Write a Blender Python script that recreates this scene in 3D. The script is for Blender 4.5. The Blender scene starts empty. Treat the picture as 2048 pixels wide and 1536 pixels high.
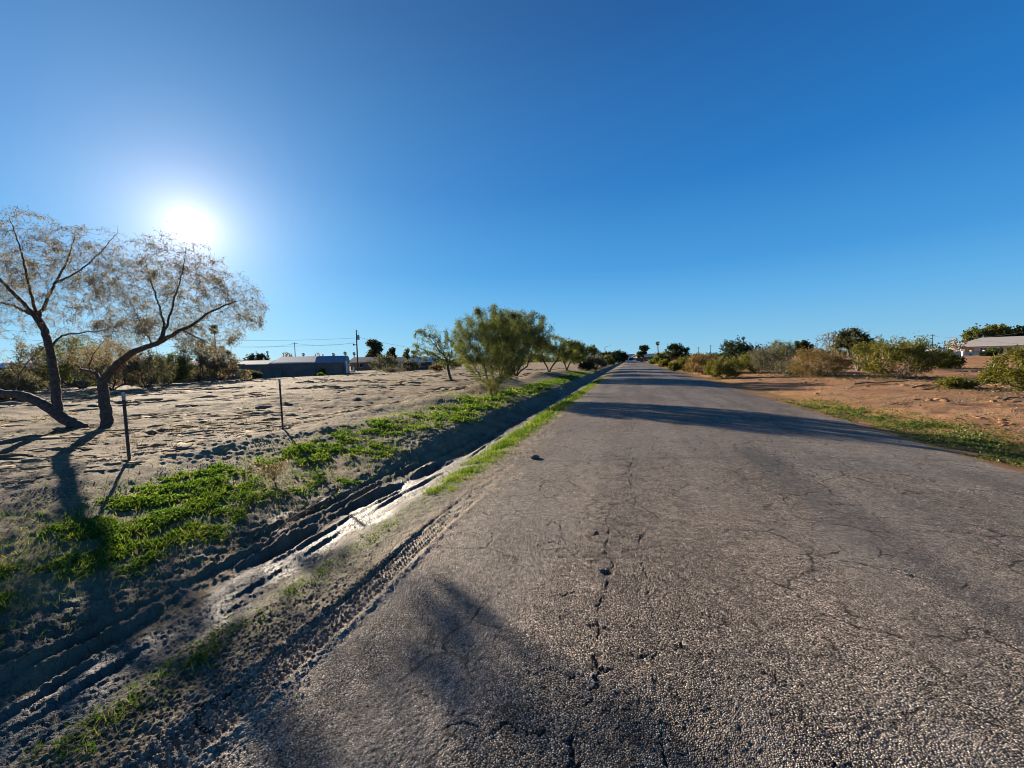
import bpy, math, random
import numpy as np
from mathutils import Matrix, Vector

scene = bpy.context.scene
COL = scene.collection
RNG = np.random.default_rng(7)

# ------------------------------------------------------------------ camera
FPX = 800.0                                   # focal length in pixels of a 2048 px wide picture
ROLL, YAW, PITCH = math.atan(.0227), math.atan(238 / FPX), math.atan(45.6 / FPX)
CAM = np.array([0., 0., 1.6])
FW = np.array([-math.sin(YAW) * math.cos(PITCH), math.cos(YAW) * math.cos(PITCH), -math.sin(PITCH)])
_r0 = np.array([math.cos(YAW), math.sin(YAW), 0.])
_u0 = np.cross(_r0, FW)
RT = _r0 * math.cos(ROLL) - _u0 * math.sin(ROLL)
UP = _u0 * math.cos(ROLL) + _r0 * math.sin(ROLL)
camd = bpy.data.cameras.new('camera')
camo = bpy.data.objects.new('camera', camd)
COL.objects.link(camo)
camo.matrix_world = Matrix(((RT[0], UP[0], -FW[0], CAM[0]), (RT[1], UP[1], -FW[1], CAM[1]),
                            (RT[2], UP[2], -FW[2], CAM[2]), (0, 0, 0, 1)))
camd.sensor_width = 36
camd.lens = 36 * FPX / 2048
camd.clip_start = .05
camd.clip_end = 20000
scene.camera = camo


def ray(px, py):
    return FW + RT * (px - 1024) / FPX + UP * (768 - py) / FPX


def deep(px, py, d):
    """the world point seen at a pixel of the photograph, d metres ahead"""
    return CAM + ray(px, py) * d


# ------------------------------------------------------------------ sky, sun, exposure
EXPO = 1.45
scene.view_settings.view_transform = 'Standard'
scene.view_settings.look = 'None'
scene.view_settings.gamma = 1
scene.view_settings.exposure = EXPO
SUN = ray(380, 455)
SUN = SUN / np.linalg.norm(SUN)
SUN_ELEV = math.asin(SUN[2])
SUN_AZ = math.atan2(SUN[0], SUN[1])
world = bpy.data.worlds.new('World')
scene.world = world
world.use_nodes = True


class NT:
    """small helper to write node trees"""
    def __init__(self, tree):
        self.t = tree

    def n(self, kind, **kw):
        nd = self.t.nodes.new(kind)
        for k, v in kw.items():
            setattr(nd, k, v)
        return nd

    def put(self, sock, v):
        if isinstance(v, bpy.types.NodeSocket):
            self.t.links.new(v, sock)
        elif isinstance(v, (tuple, list)) and len(v) == 3 and sock.type == 'RGBA':
            sock.default_value = (*v, 1)
        else:
            sock.default_value = v

    def math(self, op, a, b=None, c=None, clamp=False):
        nd = self.n('ShaderNodeMath', operation=op, use_clamp=clamp)
        self.put(nd.inputs[0], a)
        if b is not None:
            self.put(nd.inputs[1], b)
        if c is not None:
            self.put(nd.inputs[2], c)
        return nd.outputs[0]

    def sstep(self, v, a, b):
        nd = self.n('ShaderNodeMapRange', interpolation_type='SMOOTHSTEP')
        self.put(nd.inputs[0], v)
        nd.inputs[1].default_value = a
        nd.inputs[2].default_value = b
        return nd.outputs[0]

    def lin(self, v, a, b, c=0., d=1.):
        nd = self.n('ShaderNodeMapRange')
        self.put(nd.inputs[0], v)
        for i, q in enumerate((a, b, c, d)):
            nd.inputs[i + 1].default_value = q
        return nd.outputs[0]

    def mix(self, f, a, b, mode='MIX'):
        nd = self.n('ShaderNodeMix', data_type='RGBA', blend_type=mode)
        self.put(nd.inputs[0], f)
        self.put(nd.inputs[6], a)
        self.put(nd.inputs[7], b)
        return nd.outputs[2]

    def ramp(self, v, stops, interp='LINEAR'):
        nd = self.n('ShaderNodeValToRGB')
        cr = nd.color_ramp
        cr.interpolation = interp
        while len(cr.elements) < len(stops):
            cr.elements.new(.5)
        for e, (p, c) in zip(cr.elements, stops):
            e.position = p
            e.color = (*c, 1)
        self.put(nd.inputs[0], v)
        return nd.outputs[0]

    def noise(self, vec, scale, detail=3, rough=.55, dims='3D'):
        nd = self.n('ShaderNodeTexNoise', noise_dimensions=dims)
        self.put(nd.inputs['Vector'], vec)
        nd.inputs['Scale'].default_value = scale
        nd.inputs['Detail'].default_value = detail
        nd.inputs['Roughness'].default_value = rough
        return nd.outputs[0]

    def voro(self, vec, scale, feature='F1', dims='2D', rand=1.):
        nd = self.n('ShaderNodeTexVoronoi', feature=feature, voronoi_dimensions=dims)
        self.put(nd.inputs['Vector'], vec)
        nd.inputs['Scale'].default_value = scale
        nd.inputs['Randomness'].default_value = rand
        return nd

    def attr(self, name):
        return self.n('ShaderNodeAttribute', attribute_name=name).outputs['Fac']

    def bump(self, h, strength, dist, normal=None):
        nd = self.n('ShaderNodeBump')
        self.put(nd.inputs['Strength'], strength)
        nd.inputs['Distance'].default_value = dist
        self.put(nd.inputs['Height'], h)
        if normal is not None:
            self.put(nd.inputs['Normal'], normal)
        return nd.outputs[0]


def srgb(r, g, b):
    f = lambda c: (c / 255 / 12.92) if c / 255 <= .04045 else ((c / 255 + .055) / 1.055) ** 2.4
    return (f(r), f(g), f(b))


def build_world():
    w = NT(world.node_tree)
    bg = world.node_tree.nodes['Background']
    sky = w.n('ShaderNodeTexSky', sky_type='NISHITA', sun_disc=False)
    sky.sun_elevation = SUN_ELEV
    sky.sun_rotation = SUN_AZ
    sky.dust_density = .3
    sky.ozone_density = 3.
    tc = w.n('ShaderNodeTexCoord').outputs['Generated']
    sep = w.n('ShaderNodeSeparateXYZ')
    w.put(sep.inputs[0], tc)
    elev = w.math('DIVIDE', w.math('ARCSINE', sep.outputs[2]), math.pi / 2)
    base = w.ramp(w.math('MAXIMUM', elev, 0.), [
        (0., srgb(146, 200, 226)), (3 / 90, srgb(126, 190, 228)), (7 / 90, srgb(98, 174, 228)),
        (12 / 90, srgb(66, 150, 217)), (22 / 90, srgb(34, 118, 194)), (38 / 90, srgb(20, 86, 156)),
        (55 / 90, srgb(12, 56, 108)), (1., srgb(10, 38, 72))], 'LINEAR')
    dot = w.n('ShaderNodeVectorMath', operation='DOT_PRODUCT')
    w.put(dot.inputs[0], tc)
    dot.inputs[1].default_value = tuple(SUN)
    th = w.math('MULTIPLY', w.math('ARCCOSINE', w.math('MINIMUM', dot.outputs['Value'], 1.)), 180 / math.pi)
    add = lambda a, b: w.mix(1., a, b, 'ADD')

    def glow(fac, col):
        vm = w.n('ShaderNodeVectorMath', operation='SCALE')
        vm.inputs[0].default_value = col
        w.put(vm.inputs['Scale'], fac)
        return vm.outputs[0]
    wide = w.math('EXPONENT', w.math('MULTIPLY', th, -1 / 21.))
    near = w.math('EXPONENT', w.math('MULTIPLY', th, -1 / 4.6))
    q = w.math('DIVIDE', th, .95)
    core = w.math('EXPONENT', w.math('MULTIPLY', w.math('MULTIPLY', q, q), -1.))
    c = add(base, glow(wide, (.15, .28, .31)))
    c = add(c, glow(near, (.80, .56, .40)))
    c = add(c, glow(core, (2.6, 2.4, 2.2)))
    mid = w.math('EXPONENT', w.math('MULTIPLY', th, -1 / 1.7))
    c = add(c, glow(mid, (.75, .66, .58)))
    k = 2 ** -EXPO
    vm = w.n('ShaderNodeVectorMath', operation='SCALE')
    w.put(vm.inputs[0], c)
    vm.inputs['Scale'].default_value = k / .1
    vs = w.n('ShaderNodeVectorMath', operation='SCALE')
    w.put(vs.inputs[0], sky.outputs[0])
    vs.inputs['Scale'].default_value = .02
    w.put(bg.inputs[0], add(vm.outputs[0], vs.outputs[0]))
    bg.inputs[1].default_value = .1


build_world()
sund = bpy.data.lights.new('sun', 'SUN')
sund.energy = 5.
sund.angle = math.radians(.5)
sund.color = (1., .87, .70)
suno = bpy.data.objects.new('sun', sund)
COL.objects.link(suno)
suno.rotation_euler = Vector(SUN).to_track_quat('Z', 'Y').to_euler()
scene.cycles.pixel_filter_type = 'BLACKMAN_HARRIS'
scene.cycles.filter_width = 1.0
scene.cycles.max_bounces = 6
scene.cycles.diffuse_bounces = 3
scene.cycles.transmission_bounces = 4
scene.cycles.transparent_max_bounces = 4


# ------------------------------------------------------------------ objects and meshes
def tag(o, label=None, cat=None, group=None, kind=None):
    for k, v in (('label', label), ('category', cat), ('group', group), ('kind', kind)):
        if v:
            o[k] = v
    return o


def empty(name, loc, label, cat, group=None, rz=0.):
    o = bpy.data.objects.new(name, None)
    o.empty_display_size = .3
    COL.objects.link(o)
    o.location = tuple(loc)
    o.rotation_euler = (0, 0, rz)
    return tag(o, label, cat, group)


def mesh_np(name, V, Fs, mat, parent=None, smooth=False, attrs=None, origin=None):
    """V (n,3); Fs: list of face index arrays, each of one size; linked as ONE object"""
    V = np.asarray(V, np.float32)
    if origin is not None:
        V = V - np.asarray(origin, np.float32)
    me = bpy.data.meshes.new(name)
    Fs = [np.asarray(f, np.int32) for f in Fs if len(f)]
    nl = sum(f.size for f in Fs)
    nf = sum(len(f) for f in Fs)
    me.vertices.add(len(V))
    me.loops.add(nl)
    me.polygons.add(nf)
    me.vertices.foreach_set('co', V.ravel())
    me.loops.foreach_set('vertex_index', np.concatenate([f.ravel() for f in Fs]))
    tot = np.concatenate([np.full(len(f), f.shape[1], np.int32) for f in Fs])
    me.polygons.foreach_set('loop_start', np.concatenate([[0], np.cumsum(tot)[:-1]]).astype(np.int32))
    if smooth:
        me.polygons.foreach_set('use_smooth', np.ones(nf, bool))
    for k, v in (attrs or {}).items():
        a = me.attributes.new(k, 'FLOAT', 'POINT')
        a.data.foreach_set('value', np.asarray(v, np.float32))
    me.update(calc_edges=True)
    me.materials.append(mat)
    o = bpy.data.objects.new(name, me)
    COL.objects.link(o)
    if parent is not None:
        o.parent = parent
    return o


class MB:
    """collects boxes, bars and prisms; build() links them as ONE mesh object"""
    def __init__(self):
        self.v, self.f = [], []

    def box(self, a, b):
        (x0, y0, z0), (x1, y1, z1) = a, b
        k = len(self.v)
        self.v += [(x0, y0, z0), (x1, y0, z0), (x1, y1, z0), (x0, y1, z0),
                   (x0, y0, z1), (x1, y0, z1), (x1, y1, z1), (x0, y1, z1)]
        for q in ((0, 3, 2, 1), (4, 5, 6, 7), (0, 1, 5, 4), (1, 2, 6, 5), (2, 3, 7, 6), (3, 0, 4, 7)):
            self.f.append([k + i for i in q])
        return self

    def prism(self, poly, axis, a, b):
        """extrude a polygon given in the two other axes along axis from a to b"""
        k, n = len(self.v), len(poly)
        for t in (a, b):
            for (p, q) in poly:
                c = [p, q]
                c.insert(axis, t)
                self.v.append(tuple(c))
        self.f.append([k + i for i in range(n)][::-1])
        self.f.append([k + n + i for i in range(n)])
        for i in range(n):
            j = (i + 1) % n
            self.f.append([k + i, k + j, k + n + j, k + n + i])
        return self

    def tube(self, pts, rad, sides=8, cap=True):
        P = [Vector(p) for p in pts]
        k = len(self.v)
        ref = Vector((.31, .17, .93))
        for i, p in enumerate(P):
            d = (P[min(i + 1, len(P) - 1)] - P[max(i - 1, 0)]).normalized()
            rf = ref if abs(d.dot(ref)) < .95 else Vector((1, 0, 0))
            u = d.cross(rf).normalized()
            w = d.cross(u)
            r = rad[i] if hasattr(rad, '__len__') else rad
            for s in range(sides):
                t = 2 * math.pi * s / sides
                self.v.append(tuple(p + (u * math.cos(t) + w * math.sin(t)) * r))
        for i in range(len(P) - 1):
            for s in range(sides):
                a, b = k + i * sides + s, k + i * sides + (s + 1) % sides
                self.f.append([a, b, b + sides, a + sides])
        if cap:
            self.f.append([k + s for s in range(sides)][::-1])
            self.f.append([k + (len(P) - 1) * sides + s for s in range(sides)])
        return self

    def build(self, name, mat, parent=None, bevel=0., smooth=False):
        me = bpy.data.meshes.new(name)
        me.from_pydata(self.v, [], self.f)
        me.update()
        if smooth:
            for p in me.polygons:
                p.use_smooth = True
        me.materials.append(mat)
        o = bpy.data.objects.new(name, me)
        COL.objects.link(o)
        if parent is not None:
            o.parent = parent
        if bevel:
            m = o.modifiers.new('bevel', 'BEVEL')
            m.width = bevel
            m.segments = 2
        return o


# ------------------------------------------------------------------ noise in numpy
def _h(ix, iy, seed):
    h = (ix.astype(np.int64) * 374761393 + iy.astype(np.int64) * 668265263 + seed * 974711) & 0xffffffff
    h = ((h ^ (h >> 13)) * 1274126177) & 0xffffffff
    return (h ^ (h >> 16)) & 0xffffffff


def perlin(x, y, seed=0):
    ix, iy = np.floor(x), np.floor(y)
    fx, fy = x - ix, y - iy
    u, v = fx * fx * fx * (fx * (fx * 6 - 15) + 10), fy * fy * fy * (fy * (fy * 6 - 15) + 10)

    def gr(dx, dy):
        a = _h(ix + dx, iy + dy, seed) * (2 * math.pi / 4294967296.)
        return np.cos(a) * (fx - dx) + np.sin(a) * (fy - dy)
    a, b, c, d = gr(0, 0), gr(1, 0), gr(0, 1), gr(1, 1)
    return ((a + u * (b - a)) + v * ((c + u * (d - c)) - (a + u * (b - a)))) * 1.5


def fbm(x, y, freq, octv=4, seed=0, gain=.5):
    s, a, t = 0., 1., 0.
    for i in range(octv):
        s = s + a * perlin(x * freq, y * freq, seed + i * 17)
        t += a
        a *= gain
        freq = freq * 2.03
    return s / t


def worley(x, y, freq, seed=0):
    """F1 distance and cell value"""
    x, y = x * freq, y * freq
    ix, iy = np.floor(x), np.floor(y)
    best = np.full(x.shape, 9.)
    val = np.zeros(x.shape)
    for dx in (-1, 0, 1):
        for dy in (-1, 0, 1):
            a = _h(ix + dx, iy + dy, seed)
            px, py = ix + dx + (a & 0xffff) / 65536., iy + dy + (a >> 16) / 65536.
            d = (x - px) ** 2 + (y - py) ** 2
            m = d < best
            best = np.where(m, d, best)
            val = np.where(m, (_h(ix + dx, iy + dy, seed + 5) & 0xffff) / 65536., val)
    return np.sqrt(best), val


def sst(a, b, v):
    t = np.clip((v - a) / (b - a), 0, 1)
    return t * t * (3 - 2 * t)


# ------------------------------------------------------------------ the lie of the land
PX = np.array([-900, -60, -20, -9, -8, -6.9, -6.2, -5.2, -4.5, -4.05, -3.6, -3.35, -3.15, -2.75, -2.55, -2.25,
               -1.95, 0, 1.6, 3.5, 4.9, 5.4, 6.2, 7.2, 9, 13, 20, 60, 900.])
PN = np.array([.3, .10, .10, .13, .17, .16, .07, -.03, -.10, -.14, -.20, -.22, -.20, -.17, -.11, -.07,
               -.035, .03, .045, .02, -.02, -.09, -.15, -.06, .05, .10, .18, .30, .8])
PF = np.array([.3, .10, .10, .14, .20, .26, .22, .16, .12, .05, -.18, -.25, -.25, -.19, -.11, -.06,
               -.03, .03, .045, .02, -.02, -.09, -.15, -.06, .05, .10, .18, .30, .8])
BERMS = [(-6.4, 12.6, .9, 1.6, .22), (-6.9, 18.5, 1.2, 2.2, .30), (-7.2, 31, 1.2, 3.5, .38), (-8.0, 24.5, 1., 1.6, .34),
         (-6.6, 40, 1.3, 5., .35), (-5.6, 8.6, .5, .8, .10), (-7.4, 5.4, .7, 1.1, .09), (-7.2, 9.9, .5, 1.2, .10),
         (-6.3, 7.2, .4, .6, .08)]


def land(x, y):
    """smooth ground height"""
    x, y = np.asarray(x, float), np.asarray(y, float)
    wob = .10 * perlin(y * .35, y * 0 + 3.3, 5) + .05 * perlin(y * 1.3, y * 0 + 8.1, 6)
    xx = x + wob * sst(-1.9, -2.6, x) * sst(-12, -7, x) + wob * .8 * sst(4.5, 5.2, x) * sst(12, 8, x)
    f = sst(4.2, 8.5, y)
    z = np.interp(xx, PX, PN) * (1 - f) + np.interp(xx, PX, PF) * f
    for bx, by, sx, sy, h in BERMS:
        z = z + h * np.exp(-((x - bx) / sx) ** 2 - ((y - by) / sy) ** 2)
    off = sst(5.5, 8, x) + sst(-6.0, -8, x)
    z = z + off * .06 * perlin(x * .13, y * .13, 21) + off * .25 * perlin(x * .011, y * .011, 22) * sst(60, 200, np.hypot(x, y))
    return z


def on_land(px, py):
    """the ground point seen at a pixel of the photograph"""
    r = ray(px, py)
    z = 0.
    for _ in range(12):
        t = (z - CAM[2]) / r[2]
        p = CAM + r * t
        z = .5 * z + .5 * float(land(p[0], p[1]))
    p[2] = float(land(p[0], p[1]))
    return p, t


# ------------------------------------------------------------------ materials
def new_mat(name):
    m = bpy.data.materials.new(name)
    m.use_nodes = True
    t = NT(m.node_tree)
    b = m.node_tree.nodes['Principled BSDF']
    return m, t, b


def plain(name, col, rough=.7, var=.25, scale=6., metal=0., bump=0., bscale=60.):
    m, t, b = new_mat(name)
    co = t.n('ShaderNodeTexCoord').outputs['Object']
    nz = t.noise(co, scale, 4)
    dark = tuple(c * (1 - var) for c in col)
    lite = tuple(min(1, c * (1 + var)) for c in col)
    t.put(b.inputs['Base Color'], t.mix(t.sstep(nz, .3, .7), dark, lite))
    b.inputs['Roughness'].default_value = rough
    b.inputs['Metallic'].default_value = metal
    if bump:
        t.put(b.inputs['Normal'], t.bump(t.noise(co, bscale, 3), bump, .02))
    return m


def leaf_mat(name, stops, trans=.45, tint=(1.25, 1.2, .55)):
    """leaf blades: a ramp of leaf colours over a random value held per leaf, part of the light goes through"""
    m, t, b = new_mat(name)
    m.node_tree.nodes.remove(b)
    out = m.node_tree.nodes['Material Output']
    col = t.ramp(t.attr('rnd'), stops)
    d = t.n('ShaderNodeBsdfDiffuse')
    t.put(d.inputs[0], col)
    tr = t.n('ShaderNodeBsdfTranslucent')
    t.put(tr.inputs[0], t.mix(1., col, tint, 'MULTIPLY'))
    g = t.n('ShaderNodeBsdfGlossy')
    g.inputs['Roughness'].default_value = .45
    g.inputs[0].default_value = (.8, .8, .8, 1)
    ms = t.n('ShaderNodeMixShader')
    ms.inputs[0].default_value = trans
    t.put(ms.inputs[1], d.outputs[0])
    t.put(ms.inputs[2], tr.outputs[0])
    m2 = t.n('ShaderNodeMixShader')
    m2.inputs[0].default_value = .015
    t.put(m2.inputs[1], ms.outputs[0])
    t.put(m2.inputs[2], g.outputs[0])
    t.put(out.inputs[0], m2.outputs[0])
    return m


def road_mat():
    m, t, b = new_mat('chip_seal')
    co = t.n('ShaderNodeNewGeometry').outputs['Position']
    dis = t.n('ShaderNodeVectorMath', operation='ADD')
    nz = t.n('ShaderNodeTexNoise')
    t.put(nz.inputs['Vector'], co)
    nz.inputs['Scale'].default_value = 70
    sc = t.n('ShaderNodeVectorMath', operation='SCALE')
    t.put(sc.inputs[0], nz.outputs['Color'])
    sc.inputs['Scale'].default_value = .006
    t.put(dis.inputs[0], co)
    t.put(dis.inputs[1], sc.outputs[0])
    v = t.voro(dis.outputs[0], 118)
    v2 = t.voro(dis.outputs[0], 57)
    sepc = t.n('ShaderNodeSeparateColor')
    t.put(sepc.inputs[0], v.outputs['Color'])
    chip = t.ramp(sepc.outputs[0], [(0, (.11, .092, .076)), (.22, (.22, .17, .13)), (.42, (.42, .325, .245)),
                                    (.6, (.30, .19, .125)), (.75, (.36, .295, .24)), (.9, (.64, .52, .38)), (1, (.80, .70, .56))])
    big = t.noise(co, .9, 4)
    mid = t.noise(co, 5., 3)
    worn = t.attr('worn')
    rav = t.attr('ravel')
    stain = t.attr('stain')
    dirt = t.attr('dirt')
    thr = t.math('ADD', t.math('MULTIPLY', rav, -.06), t.lin(mid, .3, .7, .40, .52))
    cover = t.sstep(t.math('SUBTRACT', thr, v.outputs['Distance']), -.10, .10)
    # random missing stones
    cover = t.math('MULTIPLY', cover, t.sstep(sepc.outputs[1], .04, .16))
    binder = t.mix(t.sstep(big, .35, .65), (.012, .011, .011), (.026, .023, .021))
    col = t.mix(cover, binder, chip)
    col = t.mix(t.math('MULTIPLY', t.sstep(v2.outputs['Distance'], .55, .25), .25), col, (.20, .17, .15))
    col = t.mix(t.math('MULTIPLY', worn, .50), col, (.185, .156, .130))
    col = t.mix(t.math('MULTIPLY', stain, .55), col, (.065, .064, .064))
    col = t.mix(t.math('MULTIPLY', dirt, t.lin(mid, .3, .7, .35, .95)), col, t.mix(sepc.outputs[2], (.22, .165, .11), (.36, .28, .19)))
    tone = t.math('MULTIPLY', t.lin(t.noise(co, .33, 3), .3, .7, .74, 1.06), t.math('MULTIPLY', t.lin(t.noise(co, 24., 2, .7), .3, .7, .62, 1.38), t.lin(t.noise(co, 9., 3, .6), .3, .7, .86, 1.14)))
    hs = t.n('ShaderNodeHueSaturation')
    hs.inputs['Saturation'].default_value = .86
    t.put(hs.inputs['Color'], col)
    t.put(hs.inputs['Value'], tone)
    # fine map cracking and long worn lanes
    wv = t.n('ShaderNodeVectorMath', operation='ADD')
    wn = t.n('ShaderNodeTexNoise')
    t.put(wn.inputs['Vector'], co)
    wn.inputs['Scale'].default_value = 3.5
    wn.inputs['Detail'].default_value = 6
    ws = t.n('ShaderNodeVectorMath', operation='SCALE')
    t.put(ws.inputs[0], wn.outputs['Color'])
    ws.inputs['Scale'].default_value = .35
    t.put(wv.inputs[0], co)
    t.put(wv.inputs[1], ws.outputs[0])
    e1 = t.voro(wv.outputs[0], 1.3, 'DISTANCE_TO_EDGE').outputs['Distance']
    e2 = t.voro(wv.outputs[0], 3.4, 'DISTANCE_TO_EDGE').outputs['Distance']
    f1 = t.math('MULTIPLY', t.sstep(e1, .022, .004), t.sstep(t.noise(co, 1.1, 3), .40, .56))
    f2 = t.math('MULTIPLY', t.sstep(e2, .036, .008), t.sstep(t.noise(co, 1.7, 3), .47, .60))
    fine_crack = t.math('MULTIPLY', t.math('MAXIMUM', f1, f2), t.lin(t.noise(co, 14., 2), .35, .6, .2, 1.))
    ln = t.n('ShaderNodeMapping')
    ln.inputs['Scale'].default_value = (1.4, .10, 1.)
    t.put(ln.inputs['Vector'], co)
    lane = t.lin(t.noise(ln.outputs[0], 1., 4, .6), .3, .7, .80, 1.22)
    h2 = t.n('ShaderNodeHueSaturation')
    t.put(h2.inputs['Color'], hs.outputs[0])
    t.put(h2.inputs['Value'], lane)
    hs = h2
    crack = t.math('MAXIMUM', t.attr('crack'), t.math('MULTIPLY', fine_crack, .9))
    t.put(b.inputs['Base Color'], t.mix(crack, hs.outputs[0], (.012, .011, .010)))
    t.put(b.inputs['Roughness'], t.lin(cover, 0, 1, .6, .8))
    b.inputs['Specular IOR Level'].default_value = .07
    hgt = t.math('ADD', t.math('MULTIPLY', t.math('MINIMUM', v.outputs['Distance'], .6), -1.),
                 t.math('MULTIPLY', v2.outputs['Distance'], -.22))
    hgt = t.math('ADD', hgt, t.math('MULTIPLY', sepc.outputs[1], .45))
    flat = t.math('SUBTRACT', 1., t.math('MULTIPLY', t.math('MAXIMUM', worn, stain), .55))
    t.put(b.inputs['Normal'], t.bump(t.math('MULTIPLY', hgt, flat), 1., .0075))
    return m


def soil_mat():
    m, t, b = new_mat('soil')
    co = t.n('ShaderNodeNewGeometry').outputs['Position']
    wet, red, grav = t.attr('wet'), t.attr('red'), t.attr('grav')
    n1 = t.noise(co, .35, 5)
    n2 = t.noise(co, 3.2, 5, .65)
    n3 = t.noise(co, 28, 4, .65)
    tan = t.mix(t.sstep(n1, .35, .65), (.182, .132, .082), (.292, .218, .132))
    rst = t.mix(t.sstep(n1, .35, .65), (.27, .128, .056), (.395, .205, .090))
    col = t.mix(red, tan, rst)
    hs = t.n('ShaderNodeHueSaturation')
    t.put(hs.inputs['Color'], col)
    t.put(hs.inputs['Value'], t.lin(n2, .25, .75, .72, 1.25))
    col = hs.outputs[0]
    v = t.voro(co, 42)
    sp = t.n('ShaderNodeSeparateColor')
    t.put(sp.inputs[0], v.outputs['Color'])
    peb = t.ramp(sp.outputs[0], [(0, (.09, .08, .07)), (.5, (.25, .21, .17)), (1, (.46, .42, .37))])
    pm = t.math('MULTIPLY', t.sstep(v.outputs['Distance'], .42, .30), t.math('MULTIPLY', grav, t.sstep(sp.outputs[1], .25, .45)))
    col = t.mix(pm, col, peb)
    mudc = t.mix(t.sstep(n2, .3, .7), (.085, .072, .058), (.185, .163, .135))
    ve = t.voro(co, 17, 'DISTANCE_TO_EDGE')
    crk = t.math('MULTIPLY', t.sstep(ve.outputs['Distance'], .06, .0), .35)
    mudc = t.mix(crk, mudc, (.04, .036, .032))
    col = t.mix(wet, col, mudc)
    green = t.attr('green')
    col = t.mix(t.math('MULTIPLY', green, t.sstep(n3, .35, .65)), col, (.045, .075, .018))
    t.put(b.inputs['Base Color'], col)
    t.put(b.inputs['Roughness'], t.lin(wet, .4, 1, .92, .58))
    t.put(b.inputs['Specular IOR Level'], t.lin(wet, .4, 1, .10, .27))
    h = t.math('ADD', t.math('MULTIPLY', n3, .6), t.math('MULTIPLY', t.noise(co, 110, 3), .35))
    h = t.math('ADD', h, t.math('MULTIPLY', pm, .5))
    h = t.math('SUBTRACT', h, t.math('MULTIPLY', t.math('MULTIPLY', crk, wet), .6))
    mp = t.n('ShaderNodeMapping')
    mp.inputs['Rotation'].default_value = (0, 0, -YAW)
    mp.inputs['Scale'].default_value = (.45, 1., 1.)
    t.put(mp.inputs['Vector'], co)
    far = t.noise(mp.outputs[0], 2.4, 7, .72)
    nb = t.bump(far, t.attr('furrow'), .34)
    t.put(b.inputs['Normal'], t.bump(h, .9, .030, nb))
    return m


M = {}
M['road'] = road_mat()
M['soil'] = soil_mat()
M['bark'] = plain('dark_bark', (.075, .058, .046), .9, .4, 14, bump=.9, bscale=45)
M['bark_green'] = plain('green_bark', (.10, .115, .055), .8, .35, 9, bump=.4)
M['bark_grey'] = plain('grey_bark', (.20, .175, .145), .85, .35, 9, bump=.4)
M['bark_pale'] = plain('pale_dead_wood', (.34, .30, .25), .85, .3, 9, bump=.4)
M['leaf_mesquite'] = leaf_mat('mesquite_leaves', [(0, (.10, .10, .06)), (.45, (.18, .165, .105)), (.75, (.27, .22, .15)), (1, (.36, .28, .20))], .55, (1.15, 1.05, .85))
M['leaf_palo'] = leaf_mat('palo_verde_twigs', [(0, (.060, .080, .026)), (.5, (.105, .130, .044)), (1, (.20, .195, .078))], .45)
M['leaf_creosote'] = leaf_mat('creosote_leaves', [(0, (.060, .072, .016)), (.5, (.125, .128, .026)), (.85, (.21, .18, .042)), (1, (.29, .22, .07))], .4)
M['leaf_grey'] = leaf_mat('grey_brush_leaves', [(0, (.075, .078, .046)), (.6, (.14, .135, .085)), (1, (.24, .21, .14))], .4, (1.1, 1.05, .8))
M['leaf_rust'] = leaf_mat('rusty_brush_leaves', [(0, (.12, .095, .036)), (.6, (.21, .155, .055)), (1, (.30, .21, .09))], .4, (1.15, 1., .7))
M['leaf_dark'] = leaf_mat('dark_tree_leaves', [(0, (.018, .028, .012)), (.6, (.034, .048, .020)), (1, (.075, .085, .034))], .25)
M['leaf_pine'] = leaf_mat('pine_needles', [(0, (.036, .042, .022)), (.6, (.075, .078, .036)), (1, (.16, .13, .06))], .3)
M['leaf_weed'] = leaf_mat('weed_leaves', [(0, (.042, .082, .018)), (.45, (.085, .150, .028)), (.75, (.16, .205, .05)), (1, (.34, .29, .13))], .55, (1.15, 1.3, .4))
M['leaf_grass'] = leaf_mat('verge_grass_blades', [(0, (.045, .085, .016)), (.5, (.10, .16, .028)), (.8, (.18, .22, .05)), (1, (.34, .29, .13))], .5, (1.2, 1.3, .4))
M['leaf_olive'] = leaf_mat('olive_grass', [(0, (.040, .075, .015)), (.45, (.085, .125, .03)), (.75, (.17, .165, .06)), (1, (.30, .24, .11))], .45, (1.15, 1.2, .5))
M['leaf_stubble'] = leaf_mat('dry_stubble_blades', [(0, (.075, .085, .035)), (.3, (.15, .13, .07)), (.7, (.24, .185, .11)), (1, (.36, .28, .17))], .35, (1.1, 1., .8))
M['leaf_straw'] = leaf_mat('straw', [(0, (.25, .19, .09)), (.6, (.42, .33, .16)), (1, (.55, .46, .27))], .4, (1.1, 1., .8))
M['frond'] = leaf_mat('palm_fronds', [(0, (.030, .040, .015)), (1, (.085, .085, .034))], .3)
M['steel'] = plain('rusty_steel', (.055, .043, .036), .65, .4, 30, bump=.3, bscale=150)
M['post_white'] = plain('white_post_paint', (.72, .70, .66), .5, .06)
M['twig'] = plain('reddish_dry_twig', (.13, .075, .05), .85, .4, 40)
M['pole'] = plain('weathered_pole_wood', (.105, .085, .07), .85, .35, 5)
M['wire'] = plain('dark_wire', (.03, .03, .032), .5, .1)
M['galv'] = plain('galvanised_metal', (.30, .31, .32), .45, .15, 8, metal=.4)
M['block'] = plain('grey_block_wall', (.155, .12, .10), .9, .18, 1.2, bump=.4, bscale=14)
M['stucco_tan'] = plain('tan_stucco', (.48, .41, .32), .9, .1, 2, bump=.2)
M['stucco_pale'] = plain('pale_stucco', (.60, .57, .50), .9, .08, 2, bump=.2)
M['stucco_brown'] = plain('brown_stucco', (.20, .135, .095), .9, .15, 2, bump=.2)
M['shingle_grey'] = plain('grey_shingles', (.33, .30, .27), .85, .2, 5, bump=.5, bscale=20)
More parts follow.
